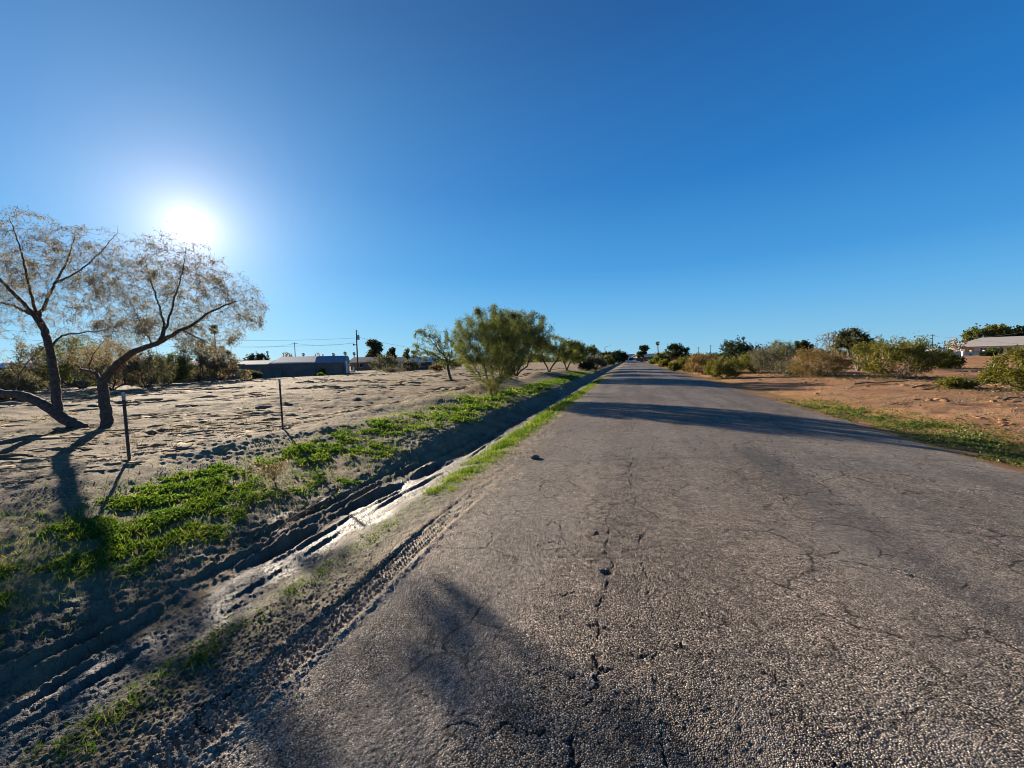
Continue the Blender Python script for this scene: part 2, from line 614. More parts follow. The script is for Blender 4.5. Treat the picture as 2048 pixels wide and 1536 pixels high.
M['shingle_dark'] = plain('dark_shingles', (.10, .10, .105), .85, .25, 5, bump=.5, bscale=20)
M['roof_white'] = plain('white_coated_roof', (.42, .39, .37), .8, .15, 2)
M['metal_blue'] = plain('blue_metal_roof', (.05, .15, .36), .45, .12, 3)
M['metal_pale'] = plain('pale_shed_metal', (.24, .27, .30), .4, .1, 2)
M['metal_slate'] = plain('slate_blue_shed_metal', (.13, .20, .29), .5, .1, 2)
M['trim_white'] = plain('white_trim', (.74, .73, .70), .6, .05)
M['glass'] = plain('dark_window_glass', (.02, .024, .03), .12, .1)
M['orange'] = plain('orange_tarp_cloth', (.55, .20, .045), .8, .2, 2)
M['canvas'] = plain('beige_canvas', (.50, .42, .30), .85, .1)
M['rail'] = plain('grey_fence_boards', (.24, .235, .23), .8, .2, 4)
M['clay'] = plain('clay_lump', (.17, .12, .085), .9, .35, 25, bump=.8, bscale=60)
M['car_white'] = plain('white_car_paint', (.75, .75, .76), .25, .03)
M['car_dark'] = plain('dark_car_paint', (.03, .032, .04), .25, .1)
M['car_silver'] = plain('silver_car_paint', (.36, .37, .39), .3, .05, metal=.3)
M['rubber'] = plain('tyre_rubber', (.02, .02, .02), .8, .2)
M['hill'] = plain('far_hill_rock', (.30, .29, .33), 1., .15, .004)
M['stone'] = plain('loose_stones', (.27, .235, .195), .9, .45, 25)


# ------------------------------------------------------------------ ground sheet: road, ditch, open ground
def near(p, q, v):
    return np.exp(-((v - p) / q) ** 2)


def wander(y, seed, amp, freq=.8):
    return amp * perlin(y * freq, np.full_like(y, seed * 7.7), seed) + .4 * amp * perlin(y * freq * 3.7, np.full_like(y, seed * 3.1), seed + 3)


def masked(mask, fn, x, y, *a, **k):
    out = np.zeros_like(x)
    out[mask] = fn(x[mask], y[mask], *a, **k)
    return out


def build_ground():
    az = np.concatenate([np.radians(np.arange(-96, 60, .085)), np.radians(np.arange(60, 264, 3.))])
    rs = [.02, .3]
    r = .55
    while r < 1800:
        rs.append(r)
        r += min(max(.0024, (.82 if r < 8 else .42) * r * r / 640.), .022 * r)
    rs = np.array(rs)
    nr, na = len(rs), len(az)
    A, Rr = np.meshgrid(az, rs)
    x, y = (Rr * np.sin(A)).ravel(), (Rr * np.cos(A)).ravel()
    rr = Rr.ravel()
    z = land(x, y)
    # fade the finest relief out with distance: below one grid step it would only alias
    def lod(wl):
        return sst(1.3, .45, np.maximum(np.minimum(np.where(rr < 8, .82, .42) * rr * rr / 640., .022 * rr), .0015 * rr) / wl)
    wet = np.zeros_like(x); red = sst(2.5, 6, x); grav = np.zeros_like(x); green = np.zeros_like(x)
    crack = np.zeros_like(x); rav = np.zeros_like(x); worn = np.zeros_like(x); stain = np.zeros_like(x); dirt = np.zeros_like(x)
    yw = sst(.2, 1.2, y + .5)
    # ---------------- open ground left and right
    fld = sst(-6.0, -8.5, x) + sst(6.2, 8.5, x)
    left = (x < -5).astype(float)
    off_road = (x < -3.2) | (x > 4.9)
    n0 = masked(off_road, fbm, x, y, .55, 3, 31)
    n1 = masked(off_road & (rr < 60), fbm, x, y, 2.3, 3, 32)
    n2 = masked(off_road & (rr < 14), fbm, x, y, 9., 3, 33)
    # low furrows left by grading run roughly across the view
    gu, gv = x * RT[0] + y * RT[1], x * FW[0] + y * FW[1]
    wv = fbm(gu, gv, .16, 2, 37)
    fur = masked(off_road & (fld > 0), fbm, gu * .30, gv + 1.2 * wv, .85, 3, 34)
    ridg = 1 - np.abs(fur) * 2.4
    amp = fld * (left * 1.0 + (1 - left) * .55)
    rough_f = .5 + .9 * sst(-.25, .3, masked(fld > 0, fbm, x, y, .12, 2, 36))
    dist_f = .30 + .70 * sst(9, 17, rr)
    z += amp * rough_f * dist_f * (.05 * n0 * lod(1.2) + .055 * (ridg - .5) * lod(.9) + .03 * n1 * lod(.35))
    z += amp * (.020 * n1 * lod(.35) + .024 * n2 * lod(.1) + .012 * masked((fld > 0) & (rr < 9), fbm, x, y, 27, 2, 39) * lod(.035))
    # broken clods that still read far out
    mf = (fld > 0) & (rr > 9) & (rr < 130)
    z += fld * left * rough_f * sst(10, 18, rr) * sst(130, 60, rr) * (.05 * sst(.62, .15, masked(mf, lambda p, q: worley(p, q, .8, 41)[0], gu * .45, gv)) * mf
                                                               + .10 * np.abs(masked(mf, fbm, gu * .25, gv, .42, 3, 42)))
    mr_ = (x > 5) & (rr < 60)
    z -= fld * (1 - left) * .06 * sst(.5, .2, np.where(mr_, masked(mr_, lambda p, q: worley(p, q, .45, 43)[0], x + .3 * n1, y), 9.)) * sst(7, 10, rr)
    grav += sst(-4.8, -6.5, x) * sst(-11, -8, x) * .9 + sst(6.5, 8, x) * .75 + sst(-8, -12, x) * .35
    # ---------------- bank between field and ditch
    bank = sst(-3.3, -4.0, x + wander(y, 4, .12)) * sst(-8.2, -6.3, x)
    z += bank * (.045 * n0 * lod(1.2) + .034 * n1 * lod(.35) + .026 * n2 * lod(.1) + .018 * masked((bank > 0) & (rr < 10), fbm, x, y, 24, 2, 35) * lod(.04))
    gpatch = sst(-.22, .18, masked((x < -3) & (x > -8), fbm, x, y, .8, 3, 50) + .35 * near(-5.1, .9, x) - .1)
    green += sst(-3.9, -4.4, x) * sst(-7.0, -6.0, x) * gpatch * .55
    # ---------------- wet ditch with ruts
    dit = sst(-4.6, -3.9, x) * sst(-2.45, -2.8, x)
    md = dit > 0
    wet += dit * (.45 + .55 * sst(-.1, .3, masked(md, fbm, x, y, 1.1, 2, 61) * .7 + near(-3.02, .26, x) * .6 - .12))
    wet += .55 * sst(-2.9, -2.5, x) * sst(-1.75, -2.1, x) * sst(14, 5, y)
    for k, (cx, wd, dp, y1) in enumerate(((-2.98, .035, .026, 8), (-3.16, .035, .030, 7), (-3.36, .070, .085, 60), (-3.56, .045, .045, 8), (-3.80, .04, .040, 6))):
        c = x - cx - wander(y, 70 + k, .085, .55) - .022 * perlin(y * 5.5, y * 0 + k * 2.3, 120 + k)
        dp = dp * (.75 + .9 * perlin(y * 1.6, y * 0 + k * 1.7, 130 + k))
        on = sst(-.38, -.05, perlin(y * .7, np.full_like(y, k * 5.1), 80 + k)) * sst(y1 + 3, y1, y) * yw
        # steep far wall on the left, gentle on the right, pushed-up lip
        prof = -dp * sst(-wd, -wd * .45, c) * sst(wd * 2.6, 0, c) + dp * .55 * near(-wd * 1.5, wd * .8, c)
        z += prof * on
    mudn = masked(md, fbm, x, y, 5.5, 4, 63, .6)
    wl = lambda m, f, sd, k: masked(m, lambda p, q: worley(p, q, f, sd)[k], x + .03 * mudn, y + .03 * mudn)
    lump = sst(.55, .1, wl(md, 7.5, 64, 0)) * md
    rough = dit * (.22 + .50 * sst(-3.1, -3.6, x))
    mdn = md & (rr < 16)
    z += dit * mdn * ((.010 + .014 * sst(-3.1, -3.5, x)) * (wl(mdn, 11., 65, 1) - .5) * lod(.09) * sst(16, 8, rr)
                      + .013 * (wl(mdn, 30., 77, 1) - .5) * lod(.035) + .012 * masked(mdn, fbm, x, y, 40, 2, 75) * lod(.03))
    z += rough * (.022 * mudn * lod(.16) + .022 * lump * lod(.12) * sst(-.2, .4, masked(md, fbm, x, y, 1.7, 2, 66)) + .012 * masked(mdn, fbm, x, y, 22, 2, 67) * lod(.045))
    # ---------------- gravel shoulder, tyre tread prints
    sh = sst(-2.75, -2.45, x) * sst(-1.55, -1.85, x)
    msn = (sh > 0) & (rr < 14)
    z += sh * (.014 * masked(msn, fbm, x, y, 9, 2, 68) * lod(.1) + .010 * masked(msn, fbm, x, y, 45, 2, 69) * lod(.024)
               + .017 * (masked(msn, lambda p, q: worley(p, q, 62., 76)[1], x, y) - .5) * lod(.018))
    grav += sh * .8
    tr = x + 1.86 + .04 * perlin(y * .7, y * 0 + 4., 71)
    inner = sst(.125, .10, np.abs(tr))
    ph = (y + .35 * np.abs(tr + .03) + .004 * masked(msn, perlin, x * 40, y * 40, 72)) / .043
    lug = sst(.22, .42, np.abs((ph % 1.) - .5)) * sst(.018, .03, np.abs(tr + .03)) * sst(.012, .02, np.abs(np.abs(tr + .03) - .06))
    ton = sst(-.3, .25, perlin(y * .9, y * 0 + 1.5, 73) + .25) * sst(8.5, 5, y)
    z += ton * (inner * (-.020 + .017 * lug) + .010 * near(.15, .03, np.abs(tr))) * lod(.03)
    dirt += sst(-1.35, -1.8, x) * (.55 + .45 * ton * inner) * sst(-.5, .2, masked((x < -1) & (x > -4), fbm, x, y, 1.6, 3, 74) + .25)
    # ---------------- road
    onr = sst(-2.0, -1.8, x) * sst(5.1, 4.8, x)
    mo = onr > 0
    mon = mo & (rr < 12)
    z += onr * (.006 * masked(mo, fbm, x, y, 1.1, 3, 90) * lod(.5) + .004 * masked(mon, fbm, x, y, 9, 3, 91) * lod(.08) + .004 * masked(mon, fbm, x, y, 40, 2, 92) * lod(.025))
    worn += onr * sst(-.25, .35, masked(mo, fbm, x, y * .35, 1.3, 3, 93) + .5 * near(-.95, .35, x) - .35 * near(-.1, .4, x) + .25 * near(2.6, .6, x) - .1)
    worn += onr * sst(6.4, 6.7, y) * sst(10.5, 8.5, y) * .45
    rav += onr * (near(-.10, .36, x + wander(y, 8, .1)) * sst(9, 6, y) * sst(-.3, .2, masked(mo, fbm, x, y, 2.2, 3, 94) + .15) + .35 * sst(.1, .4, masked(mo, fbm, x, y, 1.2, 3, 95)))
    rnear = (rav > .02) & (rr < 9)
    z -= rav * onr * (.002 + .0018 * sst(.5, .1, np.where(rnear, masked(rnear, lambda p, q: worley(p + .03 * perlin(p * 9, q * 9, 107), q + .03 * perlin(p * 9, q * 9, 108), 15., 105)[0], x, y), 9.)) * lod(.05) + .005 * masked(rnear, fbm, x, y, 16, 4, 106) * lod(.03))
    # dark oily bands left by turning wheels and the seam of an old patch across the road
    def line_dist(pts):
        full = np.full(x.shape, 9.)
        xs, ys = x[mon], y[mon]
        d = np.full(xs.shape, 9.)
        for (ax, ay), (bx, by) in zip(pts[:-1], pts[1:]):
            ux, uy = bx - ax, by - ay
            t = np.clip(((xs - ax) * ux + (ys - ay) * uy) / (ux * ux + uy * uy + 1e-9), 0, 1)
            d = np.minimum(d, np.hypot(xs - ax - t * ux, ys - ay - t * uy))
        full[mon] = d
        return full
    def gp(*pp):
        return [tuple(on_land(*p)[0][:2]) for p in pp]
    nf = .5 + masked(mon, fbm, x, y, 3., 3, 96)
    stain += onr * .8 * sst(.42, .10, line_dist(gp((1500, 900), (1570, 950), (1690, 1030), (1830, 1120), (2048, 1240), (2300, 1380))) + .10 * nf)
    stain += onr * .55 * sst(.8, .2, line_dist(gp((1560, 925), (1750, 930), (2048, 965), (2300, 985))) + .2 * nf)
    seam = line_dist(gp((1035, 924), (1180, 921), (1500, 914), (1760, 917), (2048, 932), (2300, 945)))
    stain += onr * .6 * sst(.10, .02, seam + .04 * nf)
    # cracks
    rc = random.Random(11)
    def jag(p, q, n, amp):
        pts = []
        for i in range(n + 1):
            t = i / n
            e = amp if 0 < i < n else 0
            pts.append((p[0] + (q[0] - p[0]) * t + rc.uniform(-e, e), p[1] + (q[1] - p[1]) * t + rc.uniform(-e, e)))
        return pts
    lines = [(jag((-.24, .95), (-.16, 2.9), 16, .035), .012), (jag((-.16, 2.9), (-.30, 4.3), 12, .04), .010),
             (jag((.10, 1.1), (.13, 2.6), 13, .03), .009), (jag((.13, 2.6), (.0, 5.2), 16, .05), .007),
             (jag((0, 5.2), (.02, 9.), 20, .04), .010), (jag((.02, 9.), (-.04, 12.5), 14, .03), .012),
             (jag((-1.25, 10.2), (.03, 10.35), 12, .06), .022), (jag((-.5, 9.2), (.02, 9.05), 6, .04), .012)]
    for (cx, cy, L, up, w) in ((-.30, 1.95, .42, .06, .010), (-.28, 2.35, .3, -.03, .009), (-.42, 2.62, .35, .04, .009), (-.5, 3.1, .5, .02, .008),
                               (.02, 2.95, .42, -.02, .007), (-.7, 3.35, .3, .1, .008), (-.62, 3.9, .34, .16, .008), (-.3, 3.6, .3, .02, .008),
                               (-.35, 4.9, .5, .05, .008), (.45, 2.2, .45, -.05, .007), (.2, 4.1, .7, .04, .006), (.55, 5.6, .8, .03, .007),
                               (1.6, 3.4, 1.1, -.1, .006), (2.4, 4.9, 1.6, .1, .008), (3.4, 4.3, 1.3, -.1, .007), (1.0, 1.75, .7, .05, .005),
                               (-.55, 1.55, .5, .05, .007), (2.6, 6.0, 2.0, .08, .008), (-.9, 5.4, .7, .05, .006), (1.2, 8.0, 1.6, .1, .007)):
        lines.append((jag((cx - L / 2, cy - up), (cx + L / 2, cy + up), 9, .035), w))
    fine = (rr < 16) & (onr > 0)
    xi, yi = x[fine], y[fine]
    cr = np.zeros_like(xi)
    thick = .58 + 1.9 * perlin(xi * 5, yi * 5, 97) + .8 * perlin(xi * 17, yi * 17, 102)
    for pts, w in lines:
        P = np.array(pts)
        lo, hi = P.min(0) - .1, P.max(0) + .1
        mk = np.nonzero((xi > lo[0]) & (xi < hi[0]) & (yi > lo[1]) & (yi < hi[1]))[0]
        if not len(mk):
            continue
        xa, ya = xi[mk] + .022 * perlin(xi[mk] * 22, yi[mk] * 22, 98) + .012 * perlin(xi[mk] * 60, yi[mk] * 60, 103), yi[mk] + .022 * perlin(xi[mk] * 22, yi[mk] * 22, 99) + .012 * perlin(xi[mk] * 60, yi[mk] * 60, 104)
        d = np.full(len(mk), 9.)
        for (ax, ay), (bx, by) in zip(pts[:-1], pts[1:]):
            ux, uy = bx - ax, by - ay
            t = np.clip(((xa - ax) * ux + (ya - ay) * uy) / (ux * ux + uy * uy + 1e-9), 0, 1)
            d = np.minimum(d, np.hypot(xa - ax - t * ux, ya - ay - t * uy))
        cr[mk] = np.maximum(cr[mk], sst(1.5, .5, d / (w * .62 * np.clip(thick[mk], .02, 1.8))))
    pot = sst(.05, .015, np.hypot((xi + .17) * .9, yi - 2.95) + .03 * perlin(xi * 14, yi * 14, 100))
    pot = np.maximum(pot, sst(.04, .02, np.hypot((xi + .30) * 1.2, yi - 3.62) + .03 * perlin(xi * 14, yi * 14, 101)))
    z[fine] -= .008 * cr + .020 * pot
    crack[fine] = np.maximum(cr * .7, pot * .35)
    dirt[fine] += .5 * pot
    dirt += onr * .35 * sst(4.3, 5.0, x)
    # far right verge of the road
    green += sst(4.95, 5.5, x) * sst(7.6, 6.6, x + .5 * n0) * sst(-.3, .2, masked(x > 4.5, fbm, x, y, .7, 3, 51) + .1) * .6
    green += sst(-2.8, -2.6, x) * sst(-2.1, -2.25, x) * .5

    idx = np.arange(nr * na).reshape(nr, na)
    j = np.arange(na)
    jn = (j + 1) % na
    Q = np.stack([idx[:-1][:, j], idx[:-1][:, jn], idx[1:][:, jn], idx[1:][:, j]], -1).reshape(-1, 4)
    Q = Q[:, ::-1]
    xe = x + .09 * perlin(y * 2.1, y * 0 + .7, 110) + .035 * fbm(x, y, 11, 2, 111)
    cl = np.where((xe > -1.98) & (xe < 4.95), 1, np.where((xe > -4.25) & (xe < -2.62), 2, 0))
    qc = cl[Q[:, 0]]
    V = np.stack([x, y, z], 1)
    full = dict(furrow=np.clip(.12 + fld * (left * 1.0 * sst(5, 14, rr) * (.6 + .4 * rough_f) + (1 - left) * .55 * sst(8, 16, rr)), 0, 1), wet=np.clip(wet, 0, 1), red=red, grav=np.clip(grav, 0, 1), green=np.clip(green, 0, 1),
                crack=crack, ravel=np.clip(rav, 0, 1), worn=np.clip(worn, 0, 1), stain=np.clip(stain, 0, 1), dirt=np.clip(dirt, 0, 1))
    for c, name, mat, keys in ((0, 'ground', M['soil'], ('wet', 'red', 'grav', 'green', 'furrow')),
                               (1, 'road', M['road'], ('crack', 'ravel', 'worn', 'stain', 'dirt')),
                               (2, 'ditch', M['soil'], ('wet', 'red', 'grav', 'green', 'furrow'))):
        q = Q[qc == c]
        used = np.unique(q)
        rem = np.full(len(V), -1, np.int32)
        rem[used] = np.arange(len(used))
        o = mesh_np(name, V[used], [rem[q]], mat, smooth=True, attrs={k: full[k][used] for k in keys})
        tag(o, kind='structure')
    print('ground verts', len(V))


build_ground()


# ------------------------------------------------------------------ leaves and branches
def rand_dirs(n, rng):
    v = rng.normal(size=(n, 3))
    return v / np.linalg.norm(v, axis=1)[:, None]


def leaf_cards(P, D, L, W, rng, fold=None):
    """one rhombic blade per point: P base, D direction, L length, W width"""
    n = len(P)
    D = D / np.maximum(np.linalg.norm(D, axis=1), 1e-6)[:, None]
    S = np.cross(D, rand_dirs(n, rng))
    S /= np.maximum(np.linalg.norm(S, axis=1), 1e-6)[:, None]
    L, W = np.broadcast_to(L, n)[:, None], np.broadcast_to(W, n)[:, None]
    V = np.empty((n, 4, 3))
    V[:, 0] = P
    V[:, 1] = P + D * L * .45 + S * W * .5
    V[:, 2] = P + D * L
    V[:, 3] = P + D * L * .45 - S * W * .5
    F = np.arange(n * 4).reshape(n, 4)
    rnd = np.repeat(rng.random(n), 4)
    return V.reshape(-1, 3), F, rnd


def branch_mesh(pos, par, rad, sides_of):
    """one tapered tube per segment, sharing ring directions along a limb"""
    n = len(pos)
    ch = np.arange(n)[par >= 0]
    pa = par[ch]
    d = pos[ch] - pos[pa]
    d /= np.maximum(np.linalg.norm(d, axis=1), 1e-6)[:, None]
    nd = np.zeros_like(pos)
    nd[ch] = d
    nd[par < 0] = (0, 0, 1)
    main = np.full(n, -1)
    order = ch[np.argsort(rad[ch])]
    main[par[order]] = order
    sm = nd.copy()
    hm = main >= 0
    sm[hm] = nd[hm] + nd[main[hm]]
    sm /= np.maximum(np.linalg.norm(sm, axis=1), 1e-6)[:, None]
    ref = np.array([.37, .91, .19])
    Vs, Fs, off = [], [], 0
    sides = sides_of(rad[ch])
    for k in np.unique(sides):
        s = ch[sides == k]
        p = par[s]
        ism = main[p] == s
        d0 = np.where(ism[:, None], sm[p], nd[s])
        r0 = np.where(ism, rad[p], np.minimum(rad[p], rad[s] * 1.25))
        rings = []
        for c, dd, r in ((pos[p], d0, r0), (pos[s], sm[s], rad[s])):
            u = np.cross(dd, ref)
            u /= np.maximum(np.linalg.norm(u, axis=1), 1e-6)[:, None]
            w = np.cross(dd, u)
            t = np.arange(k) * 2 * math.pi / k
            rings.append(c[:, None] + (u[:, None] * np.cos(t)[None, :, None] + w[:, None] * np.sin(t)[None, :, None]) * r[:, None, None])
        V = np.concatenate(rings, 1)
        m = len(s)
        a = np.arange(k)
        b = (a + 1) % k
        F = np.stack([a, b, b + k, a + k], 1)[None] + (np.arange(m) * 2 * k)[:, None, None] + off
        Vs.append(V.reshape(-1, 3))
        Fs.append(F.reshape(-1, 4))
        off += m * 2 * k
    return np.concatenate(Vs), np.concatenate(Fs)


def colonize(pos, par, att, step, kill, iters, rng, trop=(0, 0, 0), reach=1e9, jitter=.25):
    """space colonization: grow nodes towards scattered attraction points"""
    pos, par = [np.array(p, float) for p in pos], list(par)
    att = np.array(att)
    P = np.array(pos)
    d2 = ((att[:, None] - P[None]) ** 2).sum(-1)
    near_i = d2.argmin(1)
    near_d = np.sqrt(d2.min(1))
    kids = np.zeros(len(P), int)
    trop = np.array(trop)
    for _ in range(iters):
        ok = near_d < reach
        if not ok.any():
            break
        v = att[ok] - P[near_i[ok]]
        v /= np.maximum(np.linalg.norm(v, axis=1), 1e-6)[:, None]
        acc = np.zeros_like(P)
        np.add.at(acc, near_i[ok], v)
        src = np.unique(near_i[ok])
        src = src[kids[src] < 4]
        if not len(src):
            break
        g = acc[src]
        g /= np.maximum(np.linalg.norm(g, axis=1), 1e-6)[:, None]
        g = g + trop + rng.normal(size=g.shape) * jitter
        g /= np.maximum(np.linalg.norm(g, axis=1), 1e-6)[:, None]
        N = P[src] + g * step
        kids[src] += 1
        base = len(P)
        P = np.concatenate([P, N])
        par += list(src)
        kids = np.concatenate([kids, np.zeros(len(N), int)])
        dn = np.sqrt(((att[:, None] - N[None]) ** 2).sum(-1))
        i = dn.argmin(1)
        dm = dn[np.arange(len(att)), i]
        better = dm < near_d
        near_d = np.where(better, dm, near_d)
        near_i = np.where(better, base + i, near_i)
        keep = near_d > kill
        att, near_d, near_i = att[keep], near_d[keep], near_i[keep]
        if len(att) == 0 or len(P) > 14000:
            break
    return P, np.array(par)


def pipe_radii(par, tip, expo, base_rad, power=1.):
    n = len(par)
    w = np.zeros(n)
    has = np.zeros(n, bool)
    has[par[par >= 0]] = True
    w[~has] = 1.
    for i in range(n - 1, -1, -1):
        if par[i] >= 0:
            w[par[i]] += w[i]
    r = w ** (1 / expo)
    return tip + (base_rad - tip) * ((r - 1) / max(r.max() - 1, 1e-6)) ** power


def add_branches(P, par, pts, at):
    """append a limb (list of points) growing from node at; returns the new node ids"""
    ids = []
    for p in pts:
        P.append(np.array(p, float))
        par.append(at)
        at = len(P) - 1
        ids.append(at)
    return ids


def densify(pts, step):
    pts = [np.array(p, float) for p in pts]
    out = [pts[0]]
    # Catmull-Rom through the traced points
    for i in range(len(pts) - 1):
        p0, p1, p2, p3 = pts[max(i - 1, 0)], pts[i], pts[i + 1], pts[min(i + 2, len(pts) - 1)]
        n = max(1, int(np.linalg.norm(p2 - p1) / step))
        for k in range(1, n + 1):
            t = k / n
            out.append(.5 * (2 * p1 + (p2 - p0) * t + (2 * p0 - 5 * p1 + 4 * p2 - p3) * t * t + (3 * p1 - p0 - 3 * p2 + p3) * t ** 3))
    return out


def finish_plant(root, P, par, rad, bark, leafm, n_leaf, L, W, spread, droop, rng, origin, leaf_rad=.02,
                 leaf_dir=1., clump=4.5, even=.12):
    """trunk part and crown part of a grown plant"""
    V, F = branch_mesh(P, par, rad, lambda r: np.where(r > .05, 9, np.where(r > .014, 5, 3)))
    mesh_np('trunk', V, [F], bark, root, smooth=True, origin=origin)
    if not n_leaf:
        return
    thin = np.nonzero((rad < leaf_rad) & (par >= 0))[0]
    if len(thin) < 5:
        thin = np.nonzero(par >= 0)[0]
    Vt = []
    Vl, Fl, Rl, off = [], [], [], 0
    cen = P[rng.choice(thin, min(len(thin), 70))]
    d2c = ((P[thin][:, None] - cen[None]) ** 2).sum(-1).min(1)
    wgt = even + np.exp(-d2c * clump * clump * rng.uniform(.6, 1.4, len(thin)))
    pick = rng.choice(thin, n_leaf, p=wgt / wgt.sum())
    bd = P[pick] - P[par[pick]]
    bd /= np.maximum(np.linalg.norm(bd, axis=1), 1e-6)[:, None]
    pos = P[pick] - bd * rng.random((n_leaf, 1)) * .15 + rng.normal(size=(n_leaf, 3)) * spread
    D = bd * leaf_dir + rand_dirs(n_leaf, rng) * .9 + np.array([0, 0, -droop])
    v, f, rn = leaf_cards(pos, D, L * rng.uniform(.6, 1.4, n_leaf), W * rng.uniform(.7, 1.3, n_leaf), rng)
    # leaves of one bough share a tone
    tone = rng.random(len(P))
    rn = np.clip(.55 * rn + .45 * np.repeat(tone[pick], 4), 0, 1)
    mesh_np('crown', v, [f], leafm, root, attrs={'rnd': rn}, origin=origin)


def plant(name, label, cat, base, W, H, seed, natt=350, shape='dome', low=.15, stems=3, bark='bark', leaf='leaf_creosote',
          n_leaf=4000, leaf_px=1.5, aspect=.35, trunk_r=None, droop=.2, group=None, lean=(0, 0), gap=.40, spread=None,
          depth=None, stem_h=None, trop=(0, 0, .05), size=1., even=.28):
    rng = np.random.default_rng(seed)
    base = np.array(base, float)
    dist = float(np.linalg.norm(base - CAM))
    D = depth or W
    root = empty(name, base, label, cat, group)
    # attraction points
    n = natt * 4
    u = rand_dirs(n, rng) * (rng.random(n) ** (1 / 2.6))[:, None]
    if shape == 'dome':
        a = np.stack([u[:, 0] * W / 2, u[:, 1] * D / 2, low * H + (u[:, 2] * .5 + .5) * H * (1 - low)], 1)
        # shrubs are widest a little below the middle
        a[:, :2] *= (1.05 - .25 * (a[:, 2:3] / H))
    elif shape == 'vase':
        zz = low * H + (1 - low) * H * (u[:, 2] * .5 + .5)
        k = .62 + .55 * np.clip((zz / H - low) / (1 - low), 0, 1) ** .6
        a = np.stack([u[:, 0] * W / 2 * k, u[:, 1] * D / 2 * k, zz], 1)
    elif shape == 'umbrella':
        zz = H * (low + (1 - low) * (np.abs(u[:, 2]) ** .8))
        a = np.stack([u[:, 0] * W / 2, u[:, 1] * D / 2, zz], 1)
    elif shape == 'clumps':
        nc = 13
        cen = rand_dirs(nc, rng) * np.array([W * .36, D * .36, H * (1 - low) * .40]) * rng.uniform(.5, 1.05, (nc, 1)) + np.array([0, 0, H * (low + (1 - low) * .5)])
        a = cen[rng.integers(0, nc, n)] + u * np.array([W * .17, D * .17, H * .085])
    elif shape == 'flat':
        nc = 7
        cen = np.stack([rng.uniform(-.42, .42, nc) * W, rng.uniform(-.42, .42, nc) * D, H * rng.uniform(low + .25, .94, nc)], 1)
        cen[0] = (0, 0, H * .93)
        a = cen[rng.integers(0, nc, n)] + u * np.array([W * .19, D * .19, H * .06])
    q = 2.6 / max(W, H)
    ph = rng.uniform(0, 99, 3)
    gapf = np.sin(a[:, 0] * 6 * q + ph[0]) * np.sin(a[:, 1] * 6 * q + ph[1]) + np.sin(a[:, 2] * 7 * q + ph[2] + a[:, 0] * 3 * q) * .6
    a = a[gapf > np.quantile(gapf, gap)][:natt]
    a[:, 0] += lean[0] * a[:, 2] / H
    a[:, 1] += lean[1] * a[:, 2] / H
    P, par = [np.array([0, 0, -.08])], [-1]
    sh = (stem_h if stem_h is not None else max(low, .12)) * H
    for s in range(stems):
        t = 2 * math.pi * (s + rng.random() * .7) / stems
        out = (W * .12 if stems > 1 else W * .03) * rng.uniform(.6, 1.3)
        pts = densify([(0, 0, -.08), (math.cos(t) * out * .5 + lean[0] * .2, math.sin(t) * out * .5, sh * .5), (math.cos(t) * out * 1.4 + lean[0] * .35, math.sin(t) * out * 1.4, sh)], max(W, H) / 22)
        add_branches(P, par, pts[1:], 0)
    step = max(W, H) / 24
    P, par = colonize(P, par, a, step, step * 1.25, 70, rng, trop)
    tr = trunk_r or .022 * H + .02
    rad = pipe_radii(par, max(.0025, dist * (.0006 if n_leaf < 1000 and natt > 120 else .0002)), 2.3, tr)
    L = leaf_px * dist / 400. * size
    finish_plant(root, P, par, rad, M[bark], M[leaf], n_leaf, L, L * aspect, (spread if spread is not None else .035) * .8 * max(W, H), droop, rng, (0, 0, 0),
                 leaf_rad=np.quantile(rad, .8), clump=14. / max(W, H), even=even)
    return root


